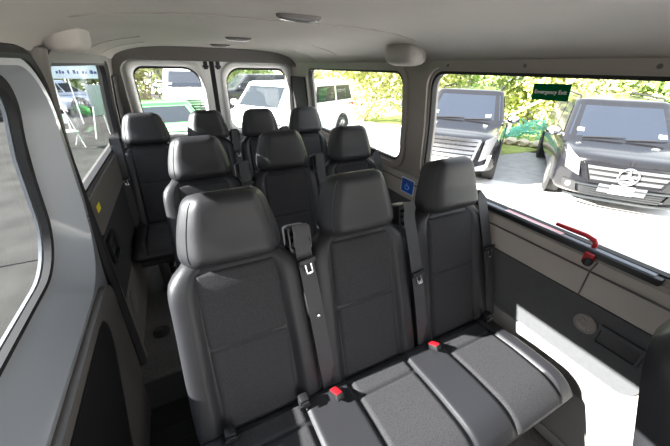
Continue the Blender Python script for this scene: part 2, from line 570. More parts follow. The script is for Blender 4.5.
# blue sticker on the pillar
sk = thing('accessibility_sticker', 'square blue sticker with white border on the right pillar between windows', 'sticker', (1.064, 1.395, 0.818))
bm = bmesh.new()
box(bm, -0.001, 0.002, -0.062, 0.062, -0.048, 0.048)
obj('sticker_border', bm, 'sign_text', sk, smooth=False)
bm = bmesh.new()
box(bm, -0.002, -0.001, -0.056, 0.056, -0.043, 0.043)
obj('sticker_field', bm, 'blue_sticker', sk, smooth=False)
bm = bmesh.new()
def sq(y0, z0, y1, z1, r=0.003):
    tube(bm, [(-0.0025, y0, z0), (-0.0025, y1, z1)], r, 6)
sq(0.004, 0.018, 0.004, 0.002); sq(0.004, 0.002, -0.014, 0.002); sq(-0.014, 0.002, -0.020, -0.014)
for k in range(12):
    a, b = PI * 0.9 + k * PI * 1.3 / 12, PI * 0.9 + (k + 1) * PI * 1.3 / 12
    sq(0.002 + 0.017 * math.cos(a), -0.006 + 0.017 * math.sin(a), 0.002 + 0.017 * math.cos(b), -0.006 + 0.017 * math.sin(b), 0.0025)
obj('wheelchair_symbol', bm, 'cyan_mark', sk)

# left wall: hole for the sliding door and one window
DOOR = rr(-0.2, 1.45, -0.32, 1.515, (0.05, 0.05, 0.16, 0.1), 9)
W2 = rr(1.60, 2.99, 0.935, 1.474, 0.06)
def map_l(a, b, c): return (xl(b) - 0.03 + c, a, b)
bm = plate([(YF, -0.35), (YR, -0.35), (YR, ZT), (YF, ZT)], [DOOR, W2], 0.06, map_l, CUTS)
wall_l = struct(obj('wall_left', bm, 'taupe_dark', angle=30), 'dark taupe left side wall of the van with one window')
win_l = window('window_2', W2, -1, 'glass_tint', 'tinted rear side window in the left wall', 1.60, 2.99, 0.935, 1.474)
def on_l(off):
    return lambda a, b, c: (xl(b) + off + c, a, b)
bm = plate(rr(3.055, YR - 0.01, 0.0, 1.39, 0.01), [], 0.02, on_l(0.012), CUTS)
obj('rear_pillar_trim', bm, 'felt_dark', wall_l, angle=30, label='dark grey rear pillar trim')
# rounded vertical cover on the pillar behind the door
bm = bmesh.new()
rings = []
for k in range(24):
    z = lerp(-0.02, 1.52, k / 23)
    x = xl(z)
    rings.append([(x - 0.01, 1.475, z), (x + 0.016, 1.478, z), (x + 0.032, 1.490, z), (x + 0.034, 1.51, z), (x + 0.026, 1.545, z), (x + 0.006, 1.572, z), (x - 0.01, 1.572, z)])
loft(bm, rings)
obj('pillar_cover', bm, 'taupe_dark', wall_l, angle=50)
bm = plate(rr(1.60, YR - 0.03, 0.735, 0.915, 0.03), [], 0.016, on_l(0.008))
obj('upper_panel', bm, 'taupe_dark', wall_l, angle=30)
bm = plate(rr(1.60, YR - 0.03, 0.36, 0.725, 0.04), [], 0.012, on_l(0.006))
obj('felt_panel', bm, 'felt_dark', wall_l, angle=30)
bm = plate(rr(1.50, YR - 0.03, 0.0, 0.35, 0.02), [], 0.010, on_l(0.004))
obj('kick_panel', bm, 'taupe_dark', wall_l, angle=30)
bm = bmesh.new()
mt = Matrix.Translation((xl(0.2) + 0.008, 1.72, 0.24)) @ Matrix.Rotation(PI / 2, 4, 'Y')
lathe(bm, [(0.07, 0), (0.07, 0.006), (0.06, 0.010), (0.001, 0.010)], 28, mt)
obj('speaker_grille', bm, 'taupe_dark', wall_l)
bm = plate(rr(1.62, 1.78, 0.56, 0.70, 0.02), [rr(1.64, 1.76, 0.58, 0.68, 0.012)], 0.02, on_l(0.018))
obj('storage_pocket', bm, 'black', wall_l)
ys = tag(obj('warning_sticker', plate(rr(1.665, 1.73, 0.835, 0.868, 0.003), [], 0.002, on_l(0.018)), 'yellow', smooth=False),
         'small yellow sticker on the left wall panel under the window', 'sticker')
# black weatherstrip round the door opening
bm = bmesh.new()
ds = rr(-0.2, 1.468, -0.28, 1.50, (0.05, 0.05, 0.16, 0.1), 10)
tube(bm, [(xl(b) + 0.008, a, b) for a, b in ds], 0.022, 8, closed=True)
obj('door_weatherstrip', bm, 'rubber', wall_l)

# sliding door
DOFF = [(-0.3, -0.625), (0.46, -0.600), (0.66, -0.588), (0.85, -0.570), (1.0, -0.555), (1.18, -0.545), (1.5, -0.530)]
DGL = [(0.6, -0.715), (0.776, -0.70), (1.2, -0.66), (1.45, -0.605)]
def xd(z): return interp(DOFF, z)
door = thing('door_1', 'grey painted sliding door with a tinted window on the left', 'door', (0, 0, 0), kind='structure')
DCUT = (-0.1, 0.1, 0.3, 0.46, 0.56, 0.66, 0.75, 0.85, 0.92, 1.0, 1.09, 1.18, 1.28, 1.38, 1.44)
HO = rr(-0.06, 1.405, 0.670, 1.468, (0.12, 0.20, 0.17, 0.12), 9)     # opening at the inner face
HI = rr(0.05, 1.385, 0.775, 1.445, (0.10, 0.20, 0.14, 0.1), 9)     # opening at the glass
bm = plate(rr(-0.18, 1.435, -0.27, 1.49, (0.05, 0.05, 0.20, 0.1), 9), [HO], 0.02, lambda a, b, c: (xd(b) - 0.01 + c, a, b), DCUT)
n = len(HO)
rings = []
for t in (0.0, 0.06, 0.5, 0.9, 1.0):
    rings.append([Vector((lerp(xd(HO[k][1]), interp(DGL, HI[k][1]) + 0.012, t), lerp(HO[k][0], HI[k][0], t), lerp(HO[k][1], HI[k][1], t))) for k in range(n)])
loft(bm, rings, False, False)
obj('door_frame', bm, 'doorpaint', door, angle=35)
bm = plate(rr(-0.30, 1.52, -0.34, 1.55, 0.05), [rr(0.05, 1.380, 0.778, 1.44, (0.1, 0.20, 0.14, 0.1), 9)], 0.01, lambda a, b, c: (interp(DGL, b) - 0.022 + c, a, b), DCUT)
obj('door_skin', bm, 'doorpaint', door, angle=35)
bm = plate(rr(0.03, 1.405, 0.760, 1.46, (0.1, 0.20, 0.14, 0.1), 9), [], 0.005, lambda a, b, c: (interp(DGL, b) - 0.012 + c, a, b), DCUT)
obj('glass_pane', bm, 'glass_tint', door, angle=60)
bm = plate(rr(0.035, 1.400, 0.762, 1.458, (0.1, 0.21, 0.15, 0.1), 9), [rr(0.065, 1.360, 0.786, 1.415, (0.09, 0.19, 0.12, 0.09), 9)], 0.022, lambda a, b, c: (interp(DGL, b) + 0.006 + c, a, b), DCUT)
obj('rubber_seal', bm, 'rubber', door, angle=40)
def on_d(off): return lambda a, b, c: (xd(b) + off + c, a, b)
bm = plate(rr(0.0, 1.405, -0.22, 0.648, (0.05, 0.05, 0.13, 0.05)), [], 0.024, on_d(0.012), DCUT)
pn = obj('lower_panel', bm, 'taupe_dark', door, angle=35)
bm = plate([(0.05, -0.15), (0.84, -0.15), (1.165, 0.42), (1.185, 0.50), (1.18, 0.56), (1.15, 0.595), (1.10, 0.605), (0.05, 0.605)], [], 0.006, on_d(0.026), DCUT)
obj('panel_inset', bm, 'black', pn, angle=35, label='black recessed panel')
bm = bmesh.new()
for yy, zz in ((1.416, 0.905), (1.410, 0.885), (1.418, 0.925)):
    lathe(bm, [(0.004, 0), (0.004, 0.003), (0.001, 0.004)], 10, Matrix.Translation((xd(zz), yy, zz)) @ Matrix.Rotation(PI / 2, 4, 'Y'))
obj('frame_screws', bm, 'steel', door)

# ceiling
prof = []
for k in range(41):
    t = -1 + 2 * k / 40
    x = XC + t * 0.80
    z = 1.50 + 0.118 * (1 - abs(t) ** 4.2) ** 0.62 if abs(t) < 1 else 1.50
    prof.append((x, z))
bm = bmesh.new()
ysn = [YF + (YR + 0.05 - YF) * k / 30 for k in range(31)]
top = [[Vector((x, y, z)) for x, z in prof] + [Vector((x * 1.0 + (x - XC) * 0.08, y, z + 0.07)) for x, z in reversed(prof)] for y in ysn]
loft(bm, top)
ceil = struct(obj('ceiling', bm, 'headliner', angle=50), 'pale headliner cloth ceiling of the van')
def zc(x):
    t = abs((x - XC) / 0.80)
    return 1.50 + 0.118 * (1 - min(t, 1) ** 4.2) ** 0.62
# headliner joints
bm = bmesh.new()
tube(bm, [(x, 1.18 + 0.10 * ((x - XC) / 0.8) ** 2, zc(x) - 0.0005) for x in [XC - 0.62 + k * 1.24 / 30 for k in range(31)]], 0.003, 6)
for sx in (-1, 1):
    for y0 in (2.25, 2.75):
        tube(bm, [(XC + sx * (0.50 + 0.014 * k), y0 - 0.10 + 0.10 * (k / 20) ** 0.5, zc(XC + sx * (0.50 + 0.014 * k)) - 0.0005) for k in range(20)], 0.003, 6)
obj('headliner_seam', bm, 'taupe', ceil)

def ceiling_lamp(x, y, label):
    t = thing('ceiling_lamp', label, 'lamp', (x, y, zc(x)), group=None)
    bm = bmesh.new()
    def ell(s, z, e=2.6):
        return [Vector((0.072 * s * math.copysign(abs(math.cos(a)) ** (2 / e), math.cos(a)), 0.026 * s * math.copysign(abs(math.sin(a)) ** (2 / e), math.sin(a)), z)) for a in [2 * PI * k / 40 for k in range(40)]]
    loft(bm, [ell(1.0, 0.004), ell(1.0, -0.006), ell(0.92, -0.010), ell(0.86, -0.008)])
    obj('lamp_housing', bm, 'taupe_dark', t)
    bm = bmesh.new()
    loft(bm, [ell(0.86, -0.006), ell(0.84, -0.013), ell(0.6, -0.016), ell(0.2, -0.017)])
    obj('lamp_lens', bm, 'lamp', t)
    return t
ceiling_lamp(0.235, 1.045, 'oval ceiling lamp above the front bench, nearest to the camera')
ceiling_lamp(0.235, 2.02, 'thin oval ceiling lamp over the middle bench, second from the front')
ceiling_lamp(0.235, 2.75, 'thin oval ceiling lamp nearest the rear doors')

# belt upper covers (rounded pods) where wall meets ceiling
def pod(x, y, z, sx, label):
    bm = bmesh.new()
    rings = []
    for k in range(15):
        t = -1 + 2 * k / 14
        s = (1 - abs(t) ** 3.2) ** (1 / 3.2) if abs(t) < 1 else 0.02
        s = max(s, 0.02)
        ring_ = []
        for i in range(28):
            a = 2 * PI * i / 28
            e = 3.0
            ring_.append(Vector((x + 0.064 * s * math.copysign(abs(math.cos(a)) ** (2 / e), math.cos(a)) + sx * 0.008 * -math.sin(a), y + 0.125 * t, z + 0.058 * s * math.copysign(abs(math.sin(a)) ** (2 / e), math.sin(a)))))
        rings.append(ring_)
    loft(bm, rings)
    return tag(obj('ceiling_pod', bm, 'headliner', angle=60), label, 'cover')
pod(0.945, 1.415, 1.548, 1, 'rounded pale cover at the top of the right pillar between windows')
pod(-0.470, 1.62, 1.565, -1, 'rounded pale cover at the top of the left pillar behind the sliding door')

# rear frame hoop, rear doors
def map_b(y0):
    return lambda a, b, c: (a, y0 + c, b)
bm = plate([(-0.64, -0.05), (1.12, -0.05), (1.12, 1.66), (-0.64, 1.66)], [rr(-0.54, 1.085, 0.02, 1.56, 0.10, 8)], 0.10, map_b(YR))
wall_b = struct(obj('wall_rear', bm, 'taupe_dark', angle=30), 'dark grey trim frame around the rear doors')
bm = plate(rr(-0.60, 1.12, 0.0, 1.625, 0.10, 8), [rr(-0.515, 1.065, 0.04, 1.508, 0.10, 8)], 0.16, map_b(YR - 0.11))
obj('frame_hoop', bm, 'taupe_dark', wall_b, angle=35)
def rear_door(name, label, x0, x1, gx0, gx1, hinge):
    d = thing(name, label, 'door', (0, 0, 0), kind='structure')
    yd = YR + 0.01
    hole = rr(gx0, gx1, 0.86, 1.462, (0.10, 0.10, 0.15 if hinge < 0 else 0.09, 0.09 if hinge < 0 else 0.15), 8)
    bm = plate(rr(x0, x1, 0.03, 1.60, 0.03), [hole], 0.05, map_b(yd))
    obj('door_shell', bm, 'white', d, angle=35)
    # raised lip round the window
    bm = bmesh.new()
    cx, cz = (gx0 + gx1) / 2, 1.16
    rings = []
    for off, yy in ((0.050, yd - 0.024), (0.046, yd - 0.044), (0.030, yd - 0.052), (0.010, yd - 0.046), (0.0, yd - 0.020), (-0.004, yd + 0.02)):
        rings.append([Vector((x + (off if x > cx else -off) * min(1, abs(x - cx) / 0.2), yy, z + (off if z > cz else -off) * min(1, abs(z - cz) / 0.2))) for x, z in hole])
    loft(bm, rings, False, False)
    obj('window_lip', bm, 'white', d, angle=60)
    bm = plate(rr(gx0 - 0.02, gx1 + 0.02, 0.84, 1.472, 0.09), [], 0.005, map_b(yd + 0.022))
    obj('glass_pane', bm, 'glass_clear', d)
    bm = plate(rr(gx0 - 0.012, gx1 + 0.012, 0.848, 1.464, 0.09), [rr(gx0 + 0.010, gx1 - 0.010, 0.872, 1.440, (0.09, 0.09, 0.14 if hinge < 0 else 0.08, 0.08 if hinge < 0 else 0.14), 8)], 0.014, map_b(yd + 0.012))
    obj('rubber_seal', bm, 'rubber', d, angle=35)
    bm = plate(rr(x0 + 0.03, x1 - 0.03, 0.06, 0.80, 0.05), [], 0.02, map_b(yd - 0.032))
    obj('lower_panel', bm, 'lightgrey', d, angle=35)
    xi = x1 - 0.035 if hinge < 0 else x0 + 0.035
    bm = bmesh.new()
    box(bm, xi - 0.018, xi + 0.018, yd - 0.045, yd - 0.02, 1.44, 1.51, 0.005)
    box(bm, xi - 0.028, xi + 0.028, yd - 0.040, yd - 0.025, 1.455, 1.475, 0.003)
    obj('door_latch', bm, 'black', d)
    return d
rear_door('door_2', 'white left rear door with a rounded window', -0.55, 0.212, -0.450, 0.122, -1)
rear_door('door_3', 'white right rear door with a rounded window', 0.257, 1.10, 0.352, 0.985, 1)
bm = bmesh.new()
box(bm, 0.212, 0.257, YR - 0.01, YR + 0.03, 0.03, 1.60, 0.008)
struct(obj('trim_2', bm, 'rubber'), 'black rubber strip between the two rear doors')
# van roof skin and underbody outside, closes the shell to the sky
bm = bmesh.new()
rings = []
for k in range(21):
    t = -1 + 2 * k / 20
    x = XC + t * 0.93
    z = 1.60 + 0.13 * (1 - abs(t) ** 4) ** 0.6
    rings.append([(x, YF, z), (x, YR + 0.12, z), (x, YR + 0.12, z + 0.02), (x, YF, z + 0.02)])
loft(bm, rings)
struct(obj('trim_3', bm, 'white', angle=50), 'outer roof skin of the van')

# ------------------------------------------------------------------ bench seats
BY, BZ = 0.65, 0.42                     # foot of the backrest surface
DV = Vector((0, 0.296, 0.955))
DN = Vector((0, -0.955, 0.296))
def bk(u, v, w_):
    return Vector((u, BY, BZ)) + DV * v + DN * w_

def gauss(x, s): return math.exp(-(x / s) ** 2)

class Seat:
    def __init__(s, cx, hw, ih):
        s.cx, s.hw, s.ih = cx, hw, ih       # centre, half width of pad, half width of the insert

def back_front(s, u, v):
    """front surface height of the backrest at u (from seat centre), v"""
    a = s.hw
    e = min(1.0, abs(u) / a)
    b = 0.05 * (1 - e ** 12) ** (1 / 2.6)
    rel = 0.019 * sstep(s.ih, s.ih + 0.032, abs(u)) * (0.55 + 0.45 * sstep(0.6, 0.1, v))
    rel -= 0.006 * gauss(abs(u) - s.ih - 0.002, 0.005)
    endf = (1 - sstep(0.50, 0.575, v)) * sstep(-0.06, 0.0, v)
    return b - 0.05 + rel * (0.25 + 0.75 * endf) - 0.015 * sstep(0.47, 0.575, v)

def make_backrest(s, parent):
    bm = bmesh.new()
    NV, NU = 30, 60
    rings = []
    for j in range(NV + 1):
        v = lerp(-0.07, 0.578, j / NV)
        ed = max(sstep(0.545, 0.578, v) , sstep(-0.04, -0.07, v))
        sh = math.sqrt(max(0.0, 1 - ed * ed * 0.96))
        a = (s.hw - 0.012 * sstep(0.0, 0.5, v) - 0.020 * sstep(0.44, 0.578, v) ** 1.5 - 0.045 * sstep(0.49, 0.582, v) ** 2)
        r_ = []
        for i in range(NU + 1):
            un = -1 + 2 * i / NU
            un = math.copysign(abs(un) ** 0.85, un)
            wv = back_front(s, un * s.hw, v)
            wv = -0.05 + (wv + 0.05) * sh
            r_.append(bk(s.cx + un * a, v, wv))
        for i in range(1, 20):
            un = 1 - 2 * i / 20
            wv = -0.05 - 0.045 * (1 - abs(un) ** 6) ** (1 / 3) * sh
            r_.append(bk(s.cx + un * a, v, wv))
        rings.append(r_)
    loft(bm, rings)
    obj('backrest', bm, 'leather', parent, angle=60)
    bm = bmesh.new()
    def P(i, j):
        u = (-1 + 2 * i) * (s.ih - 0.001)
        v = lerp(-0.01, 0.535, j)
        ed = sstep(1.0, 0.93, abs(-1 + 2 * i)) * sstep(0, 0.02, j) * sstep(1, 0.985, j)
        g = 0.009 * gauss(v - 0.285, 0.006)
        puff = 0.004 * (1 - (-1 + 2 * i) ** 2)
        return bk(s.cx + u, v, back_front(s, u, v) - 0.003 + ed * 0.008 + puff * ed - g)
    grid(bm, P, 26, 110)
    obj('backrest_insert', bm, 'fabric', parent, angle=70, label='woven grey-black fabric insert')

def cush_top(s, u, f):
    a = s.hw
    b = 0.075
    rel = 0.009 * sstep(s.ih, s.ih + 0.02, abs(u)) - 0.007 * gauss(abs(u) - s.ih - 0.003, 0.005)
    z = 0.355 + b + rel
    L = 0.430
    fr = sstep(L - 0.11, L, f)
    return z - 0.018 * fr - 0.012 * sstep(0.25, 0.05, f)

def make_cushion(seats, parent, L=0.430):
    """one leather pad across all seats of the bench, a fabric insert for each seat"""
    bm = bmesh.new()
    x0, x1 = seats[0].cx - seats[0].hw, seats[-1].cx + seats[-1].hw
    xm, half = (x0 + x1) / 2, (x1 - x0) / 2
    NF, NU = 30, 60 * len(seats)
    rings = []
    for j in range(NF + 1):
        f = L * j / NF
        ed = max(0, (f - (L - 0.075)) / 0.075)
        sh = math.sqrt(max(0.0, 1 - ed ** 2.4 * 0.985))
        e0 = max(0, (0.03 - f) / 0.03)
        sh = min(sh, math.sqrt(max(0.0, 1 - e0 ** 2 * 0.9)))
        a = half - 0.012 * ed ** 2
        r_ = []
        for i in range(NU + 1):
            un = -1 + 2 * i / NU
            x = xm + un * half
            s = min(seats, key=lambda q: abs(q.cx - x))
            d = max(0.0, 1 - (half - abs(x - xm)) / 0.045)
            z = 0.355 + (cush_top(s, x - s.cx, f) - 0.355) * sh * math.sqrt(max(0.0, 1 - d ** 2.2 * 0.99))
            r_.append(Vector((xm + un * a, BY + 0.005 - f, z)))
        for i in range(1, 40):
            un = 1 - 2 * i / 40
            z = 0.355 - 0.060 * (1 - abs(un) ** 24) ** (1 / 2.6) * sh
            r_.append(Vector((xm + un * a, BY + 0.005 - f, z)))
        rings.append(r_)
    loft(bm, rings)
    obj('cushion', bm, 'leather', parent, angle=60)
    for s in seats:
        bm = bmesh.new()
        def P(i, j):
            un = -1 + 2 * i
            u = un * (s.ih - 0.001)
            f = lerp(0.03, L - 0.004, j)
            ed0 = max(0, (f - (L - 0.075)) / 0.075)
            sh = math.sqrt(max(0.0, 1 - ed0 ** 2.4 * 0.985))
            z = 0.355 + (cush_top(s, u, f) - 0.355) * sh
            ed = sstep(1.0, 0.93, abs(un)) * sstep(0, 0.02, j)
            g = 0.008 * gauss(f - 0.105, 0.006)
            return Vector((s.cx + u, BY + 0.005 - f - 0.005 * ed0 ** 2, z - 0.003 + ed * 0.008 - g))
        grid(bm, P, 24, 80)
        obj('cushion_insert', bm, 'fabric', parent, angle=70, label='woven grey-black fabric insert')

def make_headrest(cx, parent, sc=1.0):
    """trapezoid headrest on two posts"""
    bm = bmesh.new()
    NV, n = 22, 56
    base = bk(cx, 0.562, 0.012)
    up = Vector((0, 0.17, 0.985))
    fw = Vector((0, -0.985, 0.17))
    H = 0.208
    rings = []
    for j in range(NV + 1):
        t = j / NV
        v = H * t
        a = 0.151 - 0.047 * max(0.0, (t - 0.15) / 0.85) ** 1.7
        ed = max(0, (t - 0.80) / 0.20) ; eb = max(0, (0.2 - t) / 0.2)
        sh = math.sqrt(max(0.0, 1 - ed ** 2.6 * 0.97)) * math.sqrt(max(0.0, 1 - eb ** 2.2 * 0.75))
        d = lerp(0.056, 0.042, t)
        a2 = a - 0.040 * (1 - math.sqrt(max(0, 1 - ed ** 2.6 * 0.97))) - 0.034 * (1 - math.sqrt(max(0, 1 - eb ** 2.2 * 0.75)))
        r_ = []
        for i in range(n):
            an = 2 * PI * i / n
            e = 3.6
            cu_, su_ = math.cos(an), math.sin(an)
            u = a2 * math.copysign(abs(cu_) ** (2 / e), cu_)
            w_ = d * sh * math.copysign(abs(su_) ** (2 / e), su_)
            # wings: sides sweep back a little
            w_ -= 0.030 * sstep(0.62, 1.0, abs(u) / a) * (1 if w_ > -0.02 else 0.3)
            w_ += 0.010 * sstep(0.5, 0.0, t) * (1 if su_ > 0 else 0)
            r_.append(Vector((cx, base.y, base.z)) + Vector((u * sc, 0, 0)) + up * v + fw * (w_ - 0.015))
        rings.append(r_)
    loft(bm, rings)
    h = obj('headrest', bm, 'leather', parent, angle=60)
    # stitched seams down both sides of the front face
    for sx in (-1, 1):
        bm = bmesh.new()
        pts = []
        for j in range(2, NV - 1):
            ring_ = rings[j]
            idx = 7 if sx > 0 else 21
            pts.append(ring_[idx] + fw * 0.0008)
        tube(bm, pts, 0.0017, 6)
        obj('piping', bm, 'leather', h)
    for sx in (-1, 1):
        bm = bmesh.new()
        p0 = bk(cx + sx * 0.062, 0.54, -0.045)
        tube(bm, [p0, p0 + up * 0.085], 0.006, 10)
        obj('post', bm, 'steel', h)
        bm = bmesh.new()
        p1 = bk(cx + sx * 0.062, 0.577, -0.045)
        box(bm, p1.x - 0.022, p1.x + 0.022, p1.y - 0.016, p1.y + 0.016, p1.z - 0.006, p1.z + 0.010, 0.005)
        obj('post_collar', bm, 'black', h)
    return h

def belt_path(x, v0, v1, seat, wextra=0.004, n=24, dx=0.0):
    pts = []
    for k in range(n + 1):
        t = k / n
        v = lerp(v0, v1, t)
        u = x + dx * t
        wv = -0.012 + 0.026 * 0.7 + wextra
        pts.append(bk(u, v, wv + 0.012 * math.sin(PI * t)))
    return pts

def make_guide(x, parent, dx=0.01, low=-0.02, latch_v=0.49, housing=True, w_=0.027):
    """belt outlet housing on top of the backrest with its hanging belt and latch plate"""
    bm = bmesh.new()
    mt = Matrix.Translation(bk(x, 0.582, -0.045)) @ Matrix((( 1, 0, 0, 0), (0, DV.y, -DN.y, 0), (0, DV.z, -DN.z, 0), (0, 0, 0, 1))) @ Matrix.Diagonal((1.08, 0.72, 0.86, 1))
    # axes: x across, y up the back, z backwards
    def ringat(z, hx, hy0, hy1, r):
        return [mt @ Vector((a, b, z)) for a, b in rr(-hx, hx, hy0, hy1, r, 4)]
    loft(bm, [ringat(0.040, 0.030, -0.06, 0.036, 0.012), ringat(0.030, 0.036, -0.07, 0.046, 0.016), ringat(-0.040, 0.038, -0.07, 0.052, 0.016),
              ringat(-0.052, 0.036, -0.07, 0.049, 0.014), ringat(-0.052, 0.031, -0.055, 0.040, 0.010), ringat(-0.022, 0.029, -0.05, 0.036, 0.010)])
    if housing:
        g = obj('belt_guide', bm, 'black', parent, angle=45)
    else:
        bm.free()
        g = parent
    bm = bmesh.new()
    box(bm, -0.026, 0.026, 0.004, 0.014, -0.060, -0.020, 0.004, mt)
    box(bm, -0.030, 0.030, -0.045, -0.02, -0.062, -0.020, 0.004, mt)
    if housing:
        obj('guide_bezel', bm, 'rubber', g)
    else:
        bm.free()
    top = [bk(x, 0.625, 0.012), bk(x, 0.60, 0.020)] if housing else [bk(x - 0.03, 0.57, -0.10), bk(x - 0.02, 0.592, -0.05), bk(x - 0.008, 0.592, -0.005)]
    pts = top + belt_path(x, 0.57, low, None, dx=dx)
    bm = bmesh.new()
    tube(bm, pts, w_, flat=(lambda i: DN, 0.0012))
    b = obj('seat_belt', bm, 'belt', parent, angle=50)
    # tongue
    tl = bk(x + dx * (0.57 - latch_v) / 0.57, latch_v, 0.030)
    mt2 = Matrix.Translation(tl) @ Matrix(((1, 0, 0, 0), (0, DV.y, -DN.y, 0), (0, DV.z, -DN.z, 0), (0, 0, 0, 1))) @ Matrix.Rotation(0.12, 4, 'Z')
    bm = bmesh.new()
    box(bm, -0.030, 0.030, -0.008, 0.012, -0.008, 0.006, 0.004, mt2)
    tp = obj('latch_plate', bm, 'black', b)
    bm = bmesh.new()
    box(bm, -0.013, -0.007, -0.040, -0.006, -0.002, 0.001, 0.0008, mt2)
    box(bm, 0.007, 0.013, -0.040, -0.006, -0.002, 0.001, 0.0008, mt2)
    box(bm, -0.013, 0.013, -0.044, -0.036, -0.002, 0.001, 0.0008, mt2)
    obj('latch_tongue', bm, 'steel', tp)
    bm = bmesh.new()
    q = bk(x + dx * 0.5, 0.30, 0.032)
    lathe(bm, [(0.006, 0), (0.006, 0.003), (0.001, 0.004)], 12, Matrix.Translation(q) @ DN.to_track_quat('Z', 'Y').to_matrix().to_4x4())
    obj('belt_stop', bm, 'steel', b)
    return g

def make_buckle(x, y, parent, rz=0.15):
    mt = Matrix.Translation((x, y, 0.445)) @ Matrix.Rotation(rz, 4, 'Z') @ Matrix.Rotation(math.radians(-28), 4, 'X')
    bm = bmesh.new()
    box(bm, -0.015, 0.015, -0.030, 0.030, -0.012, 0.012, 0.005, mt)
    b = obj('buckle', bm, 'black', parent)
    bm = bmesh.new()
    box(bm, -0.012, 0.012, -0.026, 0.020, 0.0105, 0.0155, 0.003, mt)
    obj('release_button', bm, 'red', b, label='red release button')

def make_anchor(x, parent, y=0.612):
    bm = bmesh.new()
    mt = Matrix.Translation((x, y, 0.447))
    box(bm, -0.017, 0.017, -0.016, 0.016, -0.020, 0.022, 0.006, mt)
    box(bm, -0.020, 0.020, -0.020, -0.012, -0.022, 0.0, 0.004, mt)
    tube(bm, [mt @ Vector((-0.012, -0.020, 0.012)), mt @ Vector((0.012, -0.020, 0.012))], 0.004, 8)
    obj('belt_anchor', bm, 'black', parent)

def make_base(x0, x1, parent):
    bm = bmesh.new()
    box(bm, x0 + 0.03, x1 - 0.03, 0.28, 0.72, 0.262, 0.298, 0.008)
    f = obj('base_frame', bm, 'black', parent)
    for lx in (x0 + 0.14, x1 - 0.26):
        for ly in (0.36, 0.66):
            bm = bmesh.new()
            box(bm, lx - 0.03, lx + 0.03, ly - 0.025, ly + 0.025, 0.012, 0.27, 0.006)
            box(bm, lx - 0.045, lx + 0.045, ly - 0.045, ly + 0.045, 0.0, 0.014, 0.003)
            obj('leg', bm, 'black', parent)

def make_bench(name, label, centres, hw, ih, guides, buckles, anchors, hsc=1.0):
    root = thing(name, label, 'bench seat', (0, 0, 0))
    make_cushion([Seat(cx, hw, ih) for cx in centres], root)
    for cx in centres:
        s = Seat(cx, hw - 0.006, ih)
        make_backrest(s, root)
        make_headrest(cx, root, hsc)
    for g in guides:
        make_guide(g[0], root, *g[1:])
    for b in buckles:
        make_buckle(b[0], b[1], root)
    for a in anchors:
        make_anchor(a, root)
    make_base(centres[0] - hw, centres[-1] + hw, root)
    return root

C3 = (-0.084, 0.360, 0.805)
bench1 = make_bench('bench_seat', 'black three-seat bench in the front row nearest the camera', C3, 0.2225, 0.128,
                    [(0.130, 0.032, -0.015, 0.50), (0.578, 0.032, -0.015, 0.33), (0.990, 0.045, -0.015, 0.34, False)],
                    [(0.160, 0.585), (0.622, 0.592)], [0.045, -0.20, 0.97])
bench2 = copy_tree(bench1)
bench2.location = (-0.018, 0.82, 0)
bench2['label'] = 'black three-seat bench in the middle row behind the front bench'
C4 = (-0.385, 0.035, 0.440, 0.845)
bench3 = make_bench('bench_seat', 'black four-seat bench in the rear row before the back doors', C4, 0.200, 0.118,
                    [(-0.575, 0.0, -0.015, 0.33), (0.225, 0.0, -0.015, 0.45), (0.640, 0.0, -0.015, 0.45)],
                    [(-0.17, 0.585), (0.24, 0.585), (0.65, 0.585)], [], 1.0)
bench3.location = (0, 1.73, 0.01)

# driver seat at the right edge of the picture
dr = thing('driver_seat', 'black driver seat seen from behind at the lower right edge', 'seat', (0.845, -0.79, 0.03))
SD = Seat(0.0, 0.215, 0.13)
make_backrest(SD, dr)
make_cushion([SD], dr)
make_headrest(0.0, dr)
bm = bmesh.new()
box(bm, -0.20, 0.20, 0.22, 0.66, -0.03, 0.31, 0.02)
obj('seat_base', bm, 'black', dr)

# small ring anchor on the aisle floor
bm = bmesh.new()
lathe(bm, [(0.045, 0), (0.045, 0.008), (0.032, 0.012), (0.028, 0.004), (0.001, 0.004)], 24, Matrix.Translation((-0.50, 1.66, 0.0)))
tag(obj('floor_anchor', bm, 'black'), 'round black anchor cap set in the aisle floor', 'anchor')

# ------------------------------------------------------------------ outside ground
bm = bmesh.new()
box(bm, -60, 60, -40, 80, GZ - 0.05, GZ)
struct(obj('ground', bm, 'asphalt_dark', smooth=False), 'grey asphalt car park')
def slab(name, pts, z, m, label, t=0.03):
    bm = plate(pts, [], t, lambda a, b, c: (a, b, z - t / 2 + c))
    return struct(obj(name, bm, m, smooth=False), label)
AX = Vector((0.825, 0.565, 0)).normalized()      # parked cars: towards their rear
AP = Vector((0.565, -0.825, 0)).normalized()     # across, to the right in the picture
P0 = Vector((5.9, 3.6, 0))
def pk(a, b):
    p = P0 + AX * a + AP * b
    return (p.x, p.y)
slab('pavement', [(1.4, -30), pk(0, 30), pk(0, -1.2), (8.45, 9.45), (6.0, 13.95), (4.5, 20), (2.5, 40), (1.4, 40)], GZ + 0.02, 'concrete', 'pale sunlit concrete beside the van')
slab('parking_strip', [pk(0, 30), pk(3.3, 30), pk(3.3, -1.9), pk(0, -1.2)], GZ + 0.015, 'asphalt', 'grey asphalt parking strip under the two black cars')
slab('lawn', [pk(4.1, 30), pk(9, 30), pk(9, -3), pk(3.3, -1.9), pk(3.3, -0.42), pk(2.5, -0.42), pk(4.1, 0.9)], GZ + 0.03, 'grass', 'green grass strip behind the black cars')
slab('lawn_rear', [(8.5, 9.5), (40, 22), (40, 24), (6.0, 14)], GZ + 0.02, 'grass', 'green grass strip seen through the rear right window')
slab('road', [(6.0, 14.05), (40, 24.05), (40, 60), (-30, 60), (-30, 30), (2.5, 30)], GZ + 0.02, 'concrete', 'pale road beyond the grass')
